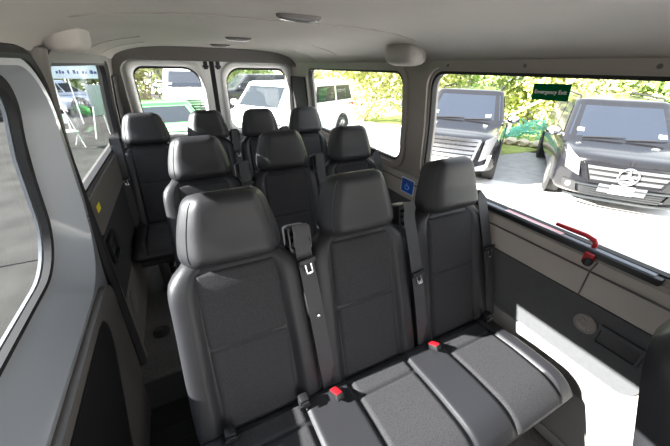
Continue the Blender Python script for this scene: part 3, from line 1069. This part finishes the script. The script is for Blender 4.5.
slab('road_rear', [(-8.0, 4.2), (1.35, 4.2), (1.35, 30), (-8, 30)], GZ + 0.012, 'asphalt_dark', 'asphalt behind the van')

# ------------------------------------------------------------------ cars
def car(name, label, L, W, H, wb, front_oh, belt, hood, cowl_x, roof_f, roof_r, tail_x, paint, glassm, loc, heading, grille=None, wheel_r=0.34, rail=False, clear=0.22, hoodfront=None, wt=0.80, tailtop=None, cat='car'):
    """x forwards from the middle, z up from the ground"""
    c = thing(name, label, cat, loc, heading)
    hw = W / 2
    fx = L / 2
    hoodfront = hoodfront or hood - 0.12
    tailtop = tailtop or belt
    bm = bmesh.new()
    st_ = []
    for f in (0.35, 0.6, 0.75, 0.87, 0.95, 1.0):
        st_.append((-fx + 0.20 * f ** 4 - 0.0, clear + 0.10 - 0.08 * f, lerp(tailtop - 0.06, tailtop - 0.015, f), hw * f))
    for k in range(1, 8):
        x = lerp(-fx + 0.20, cowl_x, k / 7)
        st_.append((x, clear, lerp(tailtop, belt, k / 7), hw))
    for k in range(1, 8):
        x = lerp(cowl_x, fx - 0.28, k / 7)
        t = k / 7
        st_.append((x, clear, lerp(hood, hoodfront, t ** 1.8), hw * (1 - 0.02 * t)))
    for f in (0.97, 0.92, 0.85, 0.75, 0.6, 0.35):
        st_.append((fx - 0.28 * f ** 4, clear + 0.10 - 0.08 * f, lerp(hoodfront - 0.10, hoodfront - 0.005, f), hw * f * 0.98))
    rings = []
    for x, z0, z1, h in st_:
        r_ = []
        for i in range(40):
            a = 2 * PI * i / 40
            e = 5.0
            y = h * math.copysign(abs(math.cos(a)) ** (2 / e), math.cos(a))
            zz = (z0 + z1) / 2 + (z1 - z0) / 2 * math.copysign(abs(math.sin(a)) ** (2 / e), math.sin(a))
            y *= 1 - 0.04 * sstep(lerp(z0, z1, 0.55), z1, zz)
            r_.append(Vector((x, y, zz)))
        rings.append(r_)
    loft(bm, rings)
    body = obj('body', bm, paint, c, angle=50)
    # cabin
    zb = belt - 0.06
    hb, ht = hw * 0.945, hw * wt
    rings = []
    def outline(t):
        x0 = lerp(tail_x, roof_r, t); x1 = lerp(cowl_x + 0.06, roof_f, t)
        h = lerp(hb, ht, t)
        return x0, x1, h
    NZ = 10
    for k in range(NZ + 1):
        t = k / NZ
        x0, x1, h = outline(t)
        rings.append([Vector((a, b, lerp(zb, H - 0.07, t))) for a, b in rr(x0, x1, -h, h, (0.12, 0.16, 0.16, 0.12), 5)])
    x0, x1, h = outline(1)
    for s_, dz in ((0.965, 0.035), (0.90, 0.055), (0.7, 0.065), (0.3, 0.07)):
        cx_ = (x0 + x1) / 2
        rings.append([Vector((cx_ + (p.x - cx_) * (0.5 + 0.5 * s_ if s_ > 0.89 else s_), p.y * s_, H - 0.07 + dz)) for p in rings[NZ]])
    bm = bmesh.new()
    loft(bm, rings)
    obj('cabin', bm, paint, c, angle=50)
    def tz(z): return (z - zb) / (H - 0.07 - zb)
    # windscreen and rear glass
    for nm, end in (('windscreen', 1), ('rear_glass', 0)):
        bm = bmesh.new()
        def P(i, j):
            t = lerp(0.16 if end else 0.2, 0.93, j)
            x0, x1, h = outline(t)
            y = (-1 + 2 * i) * (h - 0.075)
            n_ = abs(-1 + 2 * i) ** 6
            return Vector(((x1 + 0.012 - 0.03 * n_) if end else (x0 - 0.012 + 0.03 * n_), y, lerp(zb, H - 0.07, t)))
        vs = grid(bm, P, 16, 6)
        obj(nm, bm, glassm, c)
    # side windows: three panes each side
    for sy in (-1, 1):
        cuts = [(0.035, 0.30), (0.325, 0.63), (0.655, 0.955)]
        for q0, q1 in cuts:
            bm = bmesh.new()
            def P(i, j):
                t = lerp(0.2, 0.9, j)
                x0, x1, h = outline(t)
                return Vector((lerp(x0, x1, lerp(q0, q1, i)), sy * (h + 0.008), lerp(zb, H - 0.07, t)))
            grid(bm, P, 3, 3)
            obj('side_window', bm, glassm, c, smooth=False)
    # wheels
    for ax in (fx - front_oh, fx - front_oh - wb):
        for sy in (-1, 1):
            mt = Matrix.Translation((ax, sy * (hw - 0.10), wheel_r)) @ Matrix.Rotation(-sy * PI / 2, 4, 'X')
            bm = bmesh.new()
            lathe(bm, [(wheel_r * 0.66, -0.12), (wheel_r * 0.95, -0.12), (wheel_r, -0.09), (wheel_r, 0.09), (wheel_r * 0.95, 0.115), (wheel_r * 0.68, 0.118), (wheel_r * 0.66, 0.09)], 32, mt)
            wh = obj('wheel', bm, 'tyre', c, angle=40)
            bm = bmesh.new()
            lathe(bm, [(wheel_r * 0.67, 0.085), (wheel_r * 0.67, 0.112), (wheel_r * 0.60, 0.112), (wheel_r * 0.58, 0.06), (0.001, 0.06)], 32, mt)
            for k in range(7):
                box(bm, 0.03, wheel_r * 0.62, -0.022, 0.022, 0.06, 0.105, 0.005, mt @ Matrix.Rotation(2 * PI * k / 7, 4, 'Z'))
            lathe(bm, [(0.05, 0.06), (0.05, 0.112), (0.001, 0.112)], 16, mt)
            obj('rim', bm, 'silverp', wh)
            bm = bmesh.new()
            mt3 = Matrix.Translation((ax, sy * (hw - 0.012), wheel_r)) @ Matrix.Rotation(-sy * PI / 2, 4, 'X')
            rings = [[mt3 @ Vector((r_ * math.cos(PI * k / 24 ), (-sy if False else -1) * sy * 0 + r_ * math.sin(PI * k / 24) * -1, z_)) for k in range(25)] for r_, z_ in ((wheel_r * 0.9, 0.0), (wheel_r * 0.9, 0.016), (wheel_r * 1.16, 0.016), (wheel_r * 1.18, 0.0))]
            loft(bm, rings, close=False)
            obj('wheel_arch', bm, 'rubber', c)
    # mirrors
    for sy in (-1, 1):
        bm = bmesh.new()
        bmesh.ops.create_uvsphere(bm, u_segments=16, v_segments=10, radius=1)
        for v in bm.verts:
            v.co = Vector((cowl_x - 0.22 + v.co.x * 0.09, sy * (hw + 0.10) + v.co.y * 0.13, belt + 0.07 + v.co.z * 0.085))
        box(bm, cowl_x - 0.25, cowl_x - 0.19, min(sy * (hw - 0.12), sy * hw * 1.03), max(sy * (hw - 0.12), sy * hw * 1.03), belt + 0.0, belt + 0.05, 0.01)
        obj('mirror', bm, 'chrome' if grille else paint, c)
    fxy = lambda y: fx - 0.28 * (abs(y) / (hw * 0.98)) ** 4
    def cpatch(bm, q, eps=0.02, th=0.02, tilt=0.0, nn=12):
        """q: four corners (y, z) bl, br, tr, tl"""
        def F(e):
            def P(i, j):
                y = lerp(lerp(q[0][0], q[1][0], i), lerp(q[3][0], q[2][0], i), j)
                z = lerp(lerp(q[0][1], q[1][1], i), lerp(q[3][1], q[2][1], i), j)
                return Vector((fxy(y) + e - tilt * (z - hoodfront + 0.25), y, z))
            return P
        a = grid(bm, F(eps), nn, 3)
        b = grid(bm, F(eps - th), nn, 3)
        for A, B in ((a[0], b[0]), (a[-1], b[-1]), ([r[0] for r in a], [r[0] for r in b]), ([r[-1] for r in a], [r[-1] for r in b])):
            for i in range(len(A) - 1):
                bm.faces.new((A[i], A[i + 1], B[i + 1], B[i]))
    hf = hoodfront
    if grille == 'van':
        bm = bmesh.new()
        cpatch(bm, [(-0.44, hf - 0.42), (0.44, hf - 0.42), (0.56, hf - 0.16), (-0.56, hf - 0.16)], 0.012, 0.03)
        gr = obj('grille', bm, 'rubber', c)
        bm = bmesh.new()
        for k in range(3):
            z0 = hf - 0.395 + k * 0.085
            wv = 0.43 + k * 0.04
            cpatch(bm, [(-wv, z0), (wv, z0), (wv + 0.02, z0 + 0.048), (-wv - 0.02, z0 + 0.048)], 0.035, 0.03)
        obj('grille_slats', bm, 'silverp', gr, label='three silver slats')
        bm = bmesh.new()
        for q in ([(-0.46, hf - 0.45), (0.46, hf - 0.45), (0.45, hf - 0.42), (-0.45, hf - 0.42)], [(-0.57, hf - 0.165), (0.57, hf - 0.165), (0.58, hf - 0.135), (-0.58, hf - 0.135)]):
            cpatch(bm, q, 0.045, 0.05)
        for sy in (-1, 1):
            tube(bm, [(fxy(lerp(0.455, 0.575, t)) + 0.03, sy * lerp(0.455, 0.575, t), lerp(hf - 0.44, hf - 0.15, t)) for t in (0, 0.25, 0.5, 0.75, 1)], 0.017, 8)
        obj('grille_frame', bm, 'carblack', gr)
        # three pointed star in a ring
        bm = bmesh.new()
        cz = hf - 0.285
        R_ = 0.125
        tube(bm, [(fx + 0.055, R_ * math.cos(2 * PI * k / 36), cz + R_ * math.sin(2 * PI * k / 36)) for k in range(36)], 0.013, 8, closed=True)
        for k in range(3):
            a = PI / 2 + k * 2 * PI / 3
            tip = Vector((fx + 0.055, R_ * math.cos(a), cz + R_ * math.sin(a)))
            b1 = Vector((fx + 0.055, 0.032 * math.cos(a + PI / 3), cz + 0.032 * math.sin(a + PI / 3)))
            b2 = Vector((fx + 0.055, 0.032 * math.cos(a - PI / 3), cz + 0.032 * math.sin(a - PI / 3)))
            t0 = Vector((fx + 0.073, 0, cz)); t1 = Vector((fx + 0.04, 0, cz))
            vs = [bm.verts.new(p) for p in (tip, b1, b2, t0, t1)]
            for fcs in ((0, 1, 3), (0, 3, 2), (0, 4, 1), (0, 2, 4)):
                bm.faces.new([vs[i] for i in fcs])
        obj('star_emblem', bm, 'chrome', gr, angle=30)
        for sy in (-1, 1):
            bm = bmesh.new()
            cpatch(bm, [(sy * 0.60, hf - 0.36), (sy * 0.80, hf - 0.28), (sy * 0.845, hf + 0.06), (sy * 0.64, hf - 0.13)], 0.045, 0.04, tilt=0.35)
            obj('headlight', bm, 'lens', c)
            bm = bmesh.new()
            cpatch(bm, [(sy * 0.56, 0.30), (sy * 0.76, 0.33), (sy * 0.78, 0.47), (sy * 0.60, 0.46)], 0.03, 0.03)
            fg = obj('fog_light_bezel', bm, 'rubber', c)
            bm = bmesh.new()
            lathe(bm, [(0.05, 0), (0.05, 0.03), (0.03, 0.04), (0.001, 0.04)], 18, Matrix.Translation((fxy(0.68) + 0.01, sy * 0.68, 0.40)) @ Matrix.Rotation(PI / 2, 4, 'Y'))
            obj('fog_light', bm, 'lens', fg)
        bm = bmesh.new()
        cpatch(bm, [(-0.50, 0.27), (0.50, 0.27), (0.55, 0.42), (-0.55, 0.42)], 0.02, 0.03)
        lg = obj('lower_grille', bm, 'rubber', c)
        bm = bmesh.new()
        for k in range(4):
            cpatch(bm, [(-0.5, 0.285 + k * 0.035), (0.5, 0.285 + k * 0.035), (0.5, 0.295 + k * 0.035), (-0.5, 0.295 + k * 0.035)], 0.035, 0.02)
        obj('lower_slats', bm, 'cargrey', lg)
        bm = bmesh.new()
        for q in ([(-0.60, 0.43), (0.60, 0.43), (0.62, 0.455), (-0.62, 0.455)], [(-0.7, 0.215), (0.7, 0.215), (0.72, 0.245), (-0.72, 0.245)]):
            cpatch(bm, q, 0.05, 0.05)
        obj('bumper_trim', bm, 'cargrey', c)
        bm = bmesh.new()
        box(bm, fx + 0.01, fx + 0.045, -0.30, 0.30, 0.36, 0.50, 0.008)
        ph = obj('plate_holder', bm, 'silverp', c)
        bm = bmesh.new()
        box(bm, fx + 0.045, fx + 0.052, -0.15, 0.15, 0.355, 0.505, 0.004)
        obj('licence_plate', bm, 'plate', ph)
        bm = bmesh.new()
        for k, (ya, yb) in enumerate(((-0.11, -0.075), (-0.065, -0.03), (-0.02, 0.015), (0.03, 0.065), (0.075, 0.11))):
            box(bm, fx + 0.052, fx + 0.0535, ya, yb, 0.395, 0.455)
        obj('plate_marks', bm, 'greycloth', ph, smooth=False)
    elif grille == 'suv':
        bm = bmesh.new()
        cpatch(bm, [(-0.50, hf - 0.52), (0.50, hf - 0.52), (0.60, hf - 0.10), (-0.60, hf - 0.10)], 0.02, 0.04)
        gr = obj('grille', bm, 'rubber', c)
        bm = bmesh.new()
        for k in range(5):
            z0 = hf - 0.51 + k * 0.083
            wv = 0.49 + k * 0.025
            cpatch(bm, [(-wv, z0), (wv, z0), (wv + 0.012, z0 + 0.055), (-wv - 0.012, z0 + 0.055)], 0.05, 0.04)
        obj('grille_bars', bm, 'chrome', gr, label='five broad chrome bars')
        bm = bmesh.new()
        for q in ([(-0.53, hf - 0.56), (0.53, hf - 0.56), (0.52, hf - 0.51), (-0.52, hf - 0.51)], [(-0.62, hf - 0.105), (0.62, hf - 0.105), (0.63, hf - 0.06), (-0.63, hf - 0.06)]):
            cpatch(bm, q, 0.06, 0.06)
        for sy in (-1, 1):
            tube(bm, [(fxy(lerp(0.525, 0.625, t)) + 0.04, sy * lerp(0.525, 0.625, t), lerp(hf - 0.54, hf - 0.08, t)) for t in (0, 0.25, 0.5, 0.75, 1)], 0.028, 8)
        obj('grille_frame', bm, 'chrome', gr)
        for sy in (-1, 1):
            bm = bmesh.new()
            cpatch(bm, [(sy * 0.66, hf - 0.46), (sy * 0.80, hf - 0.40), (sy * 0.90, hf + 0.02), (sy * 0.70, hf - 0.08)], 0.05, 0.05, tilt=0.2)
            obj('headlight', bm, 'lens', c)
            bm = bmesh.new()
            cpatch(bm, [(sy * 0.55, 0.34), (sy * 0.80, 0.36), (sy * 0.84, 0.50), (sy * 0.60, 0.42)], 0.05, 0.05)
            cpatch(bm, [(sy * 0.77, 0.42), (sy * 0.83, 0.42), (sy * 0.86, 0.66), (sy * 0.81, 0.66)], 0.05, 0.05)
            obj('fog_light', bm, 'chrome', c)
        bm = bmesh.new()
        cpatch(bm, [(-0.5, 0.28), (0.5, 0.28), (0.55, 0.44), (-0.55, 0.44)], 0.03, 0.04)
        obj('lower_grille', bm, 'rubber', c)
        bm = bmesh.new()
        box(bm, fx + 0.05, fx + 0.062, -0.15, 0.15, 0.40, 0.55, 0.004)
        obj('licence_plate', bm, 'plate', c)
    else:
        for sy in (-1, 1):
            bm = bmesh.new()
            cpatch(bm, [(sy * hw * 0.62, hf - 0.22), (sy * hw * 0.86, hf - 0.20), (sy * hw * 0.88, hf - 0.02), (sy * hw * 0.66, hf - 0.08)], 0.04, 0.04, tilt=0.2)
            obj('headlight', bm, 'lens', c)
        bm = bmesh.new()
        cpatch(bm, [(-hw * 0.5, 0.28), (hw * 0.5, 0.28), (hw * 0.55, 0.44), (-hw * 0.55, 0.44)], 0.02, 0.03)
        obj('lower_grille', bm, 'rubber', c)
        for sy in (-1, 1):
            bm = bmesh.new()
            box(bm, -fx + 0.02, -fx + 0.20, sy * hw * 0.80 - 0.07, sy * hw * 0.80 + 0.07, tailtop - 0.26, tailtop - 0.06, 0.02)
            obj('tail_light', bm, 'red', c)
    # wipers
    if grille:
        bm = bmesh.new()
        for ya, yb in ((-0.55, 0.05), (0.08, 0.62)):
            t0, t1 = 0.15, 0.20
            xa0, xa1, ha = outline(t0)
            xb0, xb1, hb_ = outline(t1)
            tube(bm, [(xa1 + 0.03, ya, lerp(zb, H - 0.07, t0)), (xb1 + 0.03, yb, lerp(zb, H - 0.07, t1))], 0.011, 6)
        obj('wiper', bm, 'rubber', c)
        bm = bmesh.new()
        for (ya, za, sz) in ((0.56, 0.25, 0.05), (-0.60, 0.28, 0.05)):
            x0, x1, h = outline(za)
            x0b, x1b, hb2 = outline(za + 0.08)
            vs = [bm.verts.new(p) for p in ((x1 + 0.018, ya - sz, lerp(zb, H - 0.07, za)), (x1 + 0.018, ya + sz, lerp(zb, H - 0.07, za)), (x1b + 0.018, ya + sz, lerp(zb, H - 0.07, za + 0.08)), (x1b + 0.018, ya - sz, lerp(zb, H - 0.07, za + 0.08)))]
            bm.faces.new(vs)
        obj('windscreen_sticker', bm, 'sign_text', c, smooth=False)
    if rail:
        for sy in (-1, 1):
            bm = bmesh.new()
            x0, x1, h = outline(1)
            tube(bm, [(x1 - 0.25, sy * h * 0.88, H - 0.03), (x1 - 0.35, sy * h * 0.88, H + 0.03), (x0 + 0.35, sy * h * 0.88, H + 0.03), (x0 + 0.2, sy * h * 0.88, H - 0.03)], 0.018, 8)
            obj('roof_rail', bm, 'rubber', c)
    return c

HEAD = math.atan2(-AX.y, -AX.x)         # the two black cars face the van
def parked(front_axle, L, oh):
    p = Vector((front_axle[0], front_axle[1], 0)) + AX * (L / 2 - oh)
    return (p.x, p.y, GZ + 0.017)
Lm, ohm = 4.85, 0.86
car('passenger_van', 'black passenger van with star emblem facing the front right window', Lm, 1.82, 1.64, 3.0, ohm, 1.00, 1.00, 1.42, 0.62, -2.15, -2.36,
    'carblack', 'carglass_b', parked((6.66, 2.45), Lm, ohm), HEAD, 'van', 0.33, rail=True, clear=0.20, hoodfront=0.94, wt=0.80)
Ls, ohs = 4.95, 0.90
car('large_suv', 'large black SUV with a bright chrome bar grille parked beside the van', Ls, 1.94, 1.68, 2.9, ohs, 1.06, 1.06, 0.95, 0.25, -2.2, -2.42,
    'carblack', 'carglass_b', parked((5.18, 4.84), Ls, ohs), HEAD, 'suv', 0.38, rail=True, clear=0.24, hoodfront=1.00, wt=0.78)
car('sports_car', 'low bright green car behind the left rear door window', 4.4, 1.85, 1.22, 2.6, 0.9, 0.82, 0.82, 0.9, 0.0, -0.9, -1.9,
    'cargreen', 'carglass', (-0.50, 9.5, GZ), math.radians(-82), None, 0.33, hoodfront=0.66, clear=0.14)
car('large_van', 'tall white van with chrome grille facing the left rear door window', 4.6, 1.9, 2.0, 2.8, 0.8, 1.35, 1.35, 1.6, 0.7, -2.1, -2.2,
    'carwhite', 'carglass_b', (0.55, 14.4, GZ), math.radians(-95), 'suv', 0.36, hoodfront=1.12, wt=0.86, cat='van')
car('pale_suv', 'white SUV seen from its side through the right rear door', 4.8, 1.9, 1.74, 2.9, 0.9, 1.12, 1.12, 1.55, 1.05, -2.1, -2.3,
    'carwhite', 'carglass', (3.05, 9.25, GZ), math.radians(213), None, 0.36, hoodfront=0.98, wt=0.84)
car('suv', 'dark SUV parked behind the white SUV in the right rear door window', 4.7, 1.9, 1.72, 2.8, 0.9, 1.05, 1.05, 1.0, 0.3, -2.0, -2.2,
    'cargrey', 'carglass', (3.6, 18.4, GZ), math.radians(190), None, 0.36)
car('sedan', 'silver blue sedan parked beyond the left windows', 4.5, 1.78, 1.40, 2.65, 0.9, 0.88, 0.88, 0.85, 0.1, -1.1, -1.75,
    'carblue', 'carglass', (-5.6, 18.3, GZ), math.radians(215), None, 0.32, hoodfront=0.74, clear=0.18)

# ------------------------------------------------------------------ bushes and trees
def leaf_cloud(bm, centre, rad, n, size, rnd):
    for _ in range(n):
        d = Vector((rnd.gauss(0, 1), rnd.gauss(0, 1), rnd.gauss(0, 1))).normalized()
        rr_ = rnd.random() ** 0.35
        p = Vector((centre[0] + d.x * rad[0] * rr_, centre[1] + d.y * rad[1] * rr_, centre[2] + d.z * rad[2] * rr_))
        if p.z < GZ + 0.05:
            p.z = GZ + 0.05 + rnd.random() * 0.2
        a = Vector((rnd.gauss(0, 1), rnd.gauss(0, 1), rnd.gauss(0, 0.7))).normalized()
        b = a.cross(Vector((rnd.gauss(0, 1), rnd.gauss(0, 1), rnd.gauss(0, 1)))).normalized()
        s = size * (0.6 + 0.8 * rnd.random())
        vs = [bm.verts.new(p + a * s), bm.verts.new(p + b * s * 0.45), bm.verts.new(p - a * s), bm.verts.new(p - b * s * 0.45)]
        bm.faces.new(vs)

def bush(name, label, x, y, rx, ry, h, leaf, n=2600, size=0.11, seed=1, cat='bush', trunk='bark', group=None):
    rnd = random.Random(seed)
    b = thing(name, label, cat, (0, 0, 0), group=group)
    b.location = (x, y, GZ)
    bm = bmesh.new()
    blobs = [(0, 0, h * 0.5, 1.0)] + [(rnd.uniform(-0.7, 0.7) * rx, rnd.uniform(-0.7, 0.7) * ry, h * rnd.uniform(0.3, 0.8), rnd.uniform(0.35, 0.6)) for _ in range(7)]
    for bx, by, bz, s in blobs:
        leaf_cloud(bm, (bx, by, bz + GZ * 0), (rx * s, ry * s, h * 0.5 * s), int(n * s * s / 2.4) + 60, size, rnd)
    for v in bm.verts:
        if v.co.z < 0.02:
            v.co.z = 0.02
    obj('foliage', bm, leaf, b, smooth=False)
    for k in range(5):
        bm = bmesh.new()
        a = rnd.uniform(0, 2 * PI)
        p = Vector((0.1 * math.cos(a), 0.1 * math.sin(a), 0.0))
        pts = [p]
        for q in range(5):
            p = p + Vector((math.cos(a) * rx * 0.16 + rnd.uniform(-.1, .1), math.sin(a) * ry * 0.16 + rnd.uniform(-.1, .1), h * 0.17))
            pts.append(p)
        tube(bm, pts, lambda t: 0.05 * (1 - 0.8 * t), 6)
        obj('stem', bm, trunk, b)
    return b

# row behind the two black cars
specs = [
    (-6.2, 4.6, 2.0, 1.6, 3.2, 'leaf_a', 'pale yellow-green bush behind the large SUV'),
    (-3.6, 5.6, 1.8, 1.6, 3.0, 'leaf_a', 'bright leafy bush just behind the roof of the large SUV'),
    (-1.6, 6.2, 1.7, 1.5, 3.4, 'leaf_b', 'mid green bush above the teal netting'),
    (0.2, 6.6, 1.6, 1.4, 3.0, 'leaf_a', 'yellow-green bush behind the exit sign'),
    (2.0, 6.0, 1.7, 1.4, 3.2, 'leaf_a', 'loose bush behind the roof of the passenger van'),
    (3.8, 5.6, 1.7, 1.4, 2.9, 'leaf_b', 'leafy bush right of the middle of the passenger van roof'),
    (5.8, 5.6, 1.7, 1.4, 3.1, 'leaf_a', 'bush at the far right behind the passenger van'),
]
for k, (b_, a_, rx, ry, h, lf, lab) in enumerate(specs):
    q = pk(a_ + 1.2, b_)
    bush('bush', lab, q[0], q[1], rx, ry, h, lf, 3000, 0.10, 20 + k, trunk='paleb')
# leaning pale branch
bm = bmesh.new()
q0, q1 = pk(5.75, -0.35), pk(5.9, 1.1)
tube(bm, [(q0[0], q0[1], GZ + 0.75), ((q0[0] + q1[0]) / 2, (q0[1] + q1[1]) / 2, GZ + 1.25), (q1[0], q1[1], GZ + 1.9)], 0.05, 8)
tube(bm, [(q0[0], q0[1], GZ + 0.02), (q0[0], q0[1], GZ + 0.80)], 0.05, 8)
tag(obj('branch', bm, 'paleb'), 'pale leaning branch beside the green bush below the exit sign', 'branch')
# teal netting heap and pale rock strip
bm = bmesh.new()
rnd = random.Random(4)
for k in range(420):
    t = rnd.uniform(0, 1)
    b_ = lerp(-2.6, 1.2, t)
    hh = 0.75 * (0.6 + 0.4 * math.sin(t * 9.0)) * rnd.random() ** 0.7
    q = pk(4.9 + rnd.uniform(-0.35, 0.35), b_)
    p = Vector((q[0], q[1], GZ + 0.12 + hh))
    d = Vector((rnd.gauss(0, 1), rnd.gauss(0, 1), rnd.gauss(0, 0.5))).normalized() * 0.22
    e = Vector((rnd.gauss(0, 1), rnd.gauss(0, 1), rnd.gauss(0, 1))).normalized() * 0.08
    tube(bm, [p - d, p + e, p + d], 0.012, 4)
    # ground the strand ends on the heap
tag(obj('netting', bm, 'teal'), 'heap of tangled teal netting on the grass between the cars', 'netting', kind='stuff')
for k in range(12):
    q = pk(4.05 + rnd.uniform(-0.12, 0.12), -2.6 + k * 0.34)
    bm = bmesh.new()
    bmesh.ops.create_icosphere(bm, subdivisions=2, radius=1)
    for v in bm.verts:
        v.co = Vector((q[0] + v.co.x * 0.20 * (1 + 0.2 * math.sin(9 * v.co.y + k)), q[1] + v.co.y * 0.19, GZ + 0.12 + v.co.z * 0.12 * (1 + 0.2 * math.sin(7 * v.co.x + k))))
    tag(obj('rock', bm, 'rock'), 'pale rock in the row in front of the teal netting', 'rock', group='rocks before the netting')
# bushes seen through the rear right window
bush('bush', 'round yellow-green bush beyond the grass in the rear right window', 11.0, 16.6, 1.5, 1.5, 2.6, 'leaf_a', 2600, 0.10, 51)
bush('bush', 'smaller pale bush right of the round one in the rear right window', 13.4, 16.4, 1.1, 1.1, 1.9, 'leaf_a', 1800, 0.10, 52)
for k, (x, y) in enumerate(((8, 46), (18, 46), (29, 45), (40, 43))):
    bush('bush', ('first', 'second', 'third', 'fourth')[k] + ' from the left of the far pale hedge beyond the road', x, y, 4.6, 1.8, 1.9, 'leaf_a', 1600, 0.28, 60 + k, trunk='paleb')
# trees behind the rear doors
rear = [(-7.0, 23, 2.6, 4.4, 'leaf_c', 'dark tree at the far left behind the rear doors'), (-4.2, 22.5, 2.3, 4.2, 'leaf_b', 'green tree behind the green car, left side'),
        (-1.6, 22, 2.2, 4.4, 'leaf_a', 'yellow-green tree behind the green car, right side'), (1.2, 23, 2.3, 4.4, 'leaf_b', 'green tree behind the grey SUV'),
        (4.3, 24, 2.4, 3.4, 'leaf_b', 'green tree seen over the dark SUV in the right rear door')]
for k, (x, y, r, h, lf, lab) in enumerate(rear):
    bush('tree', lab, x, y, r, r * 0.8, h, lf, 2600, 0.15, 80 + k, cat='tree', trunk='paleb')
# dark hedge beyond the left windows
for k, x in enumerate((-22, -18.6, -15.2, -11.8, -8.6)):
    bush('hedge_bush', ('leftmost', 'second from the left', 'third from the left', 'fourth from the left', 'rightmost')[k] + ' dark hedge bush beyond the left windows',
         x, 23.0 - 0.3 * k, 2.2, 1.6, 3.0, 'leaf_c', 2400, 0.14, 90 + k)

# white tent beyond the left window
tent = thing('canopy_tent', 'white canopy tent with blue lettering beyond the left rear window', 'tent', (-2.5, 14.0, GZ))
bm = bmesh.new()
hx, hy, zt0, zt1 = 0.95, 0.95, 1.64, 2.05
box(bm, -hx, hx, -hy - 0.01, -hy + 0.01, zt0, zt1)
box(bm, -hx, hx, hy - 0.01, hy + 0.01, zt0, zt1)
box(bm, -hx - 0.01, -hx + 0.01, -hy, hy, zt0, zt1)
box(bm, hx - 0.01, hx + 0.01, -hy, hy, zt0, zt1)
obj('valance', bm, 'tentcloth', tent, smooth=False)
bm = bmesh.new()
base_ = [bm.verts.new(p) for p in ((-hx, -hy, zt1), (hx, -hy, zt1), (hx, hy, zt1), (-hx, hy, zt1))]
ap = bm.verts.new((0, 0, 2.7))
for i in range(4):
    bm.faces.new((base_[i], base_[(i + 1) % 4], ap))
obj('roof_cloth', bm, 'tentcloth', tent, smooth=False)
for sx in (-1, 1):
    for sy in (-1, 1):
        bm = bmesh.new()
        tube(bm, [(sx * (hx - 0.04), sy * (hy - 0.04), 0), (sx * (hx - 0.04), sy * (hy - 0.04), zt1)], 0.022, 8)
        obj('leg', bm, 'whitemetal', tent)
bm = bmesh.new()
rnd = random.Random(9)
x = -0.75
while x < 0.5:
    wv = rnd.uniform(0.04, 0.08)
    hv = rnd.choice((0.07, 0.07, 0.10))
    box(bm, x, x + wv, -hy - 0.016, -hy - 0.010, 1.78, 1.78 + hv)
    x += wv + rnd.choice((0.02, 0.025, 0.09))
obj('lettering', bm, 'tenttext', tent, smooth=False)
# sign board on an easel under the tent
es = thing('sign_board', 'grey board on white easel legs beyond the left rear window', 'sign', (-2.2, 11.9, GZ), 0.1)
bm = bmesh.new()
box(bm, -0.22, 0.22, -0.02, 0.02, 0.66, 1.52, 0.008)
obj('board', bm, 'greycloth', es)
for sx in (-1, 1):
    bm = bmesh.new()
    tube(bm, [(sx * 0.34, -0.25, 0), (sx * 0.18, 0.0, 0.95)], 0.018, 8)
    obj('leg', bm, 'whitemetal', es)
bm = bmesh.new()
tube(bm, [(0, 0.45, 0), (0, 0.02, 1.2)], 0.018, 8)
obj('leg', bm, 'whitemetal', es)
# white folding chair
fc = thing('folding_chair', 'white folding chair on the asphalt beyond the left rear window', 'chair', (-2.9, 10.6, GZ), 0.6)
bm = bmesh.new(); box(bm, -0.2, 0.2, -0.2, 0.2, 0.43, 0.46, 0.01); obj('seat', bm, 'whitemetal', fc)
bm = bmesh.new(); box(bm, -0.2, 0.2, 0.20, 0.225, 0.62, 0.86, 0.01); obj('backrest', bm, 'whitemetal', fc)
for sx in (-1, 1):
    bm = bmesh.new(); tube(bm, [(sx * 0.21, -0.24, 0), (sx * 0.21, 0.0, 0.43), (sx * 0.21, 0.22, 0.86)], 0.013, 8); obj('leg', bm, 'whitemetal', fc)
    bm = bmesh.new(); tube(bm, [(sx * 0.19, 0.26, 0), (sx * 0.19, -0.16, 0.44)], 0.013, 8); obj('leg', bm, 'whitemetal', fc)
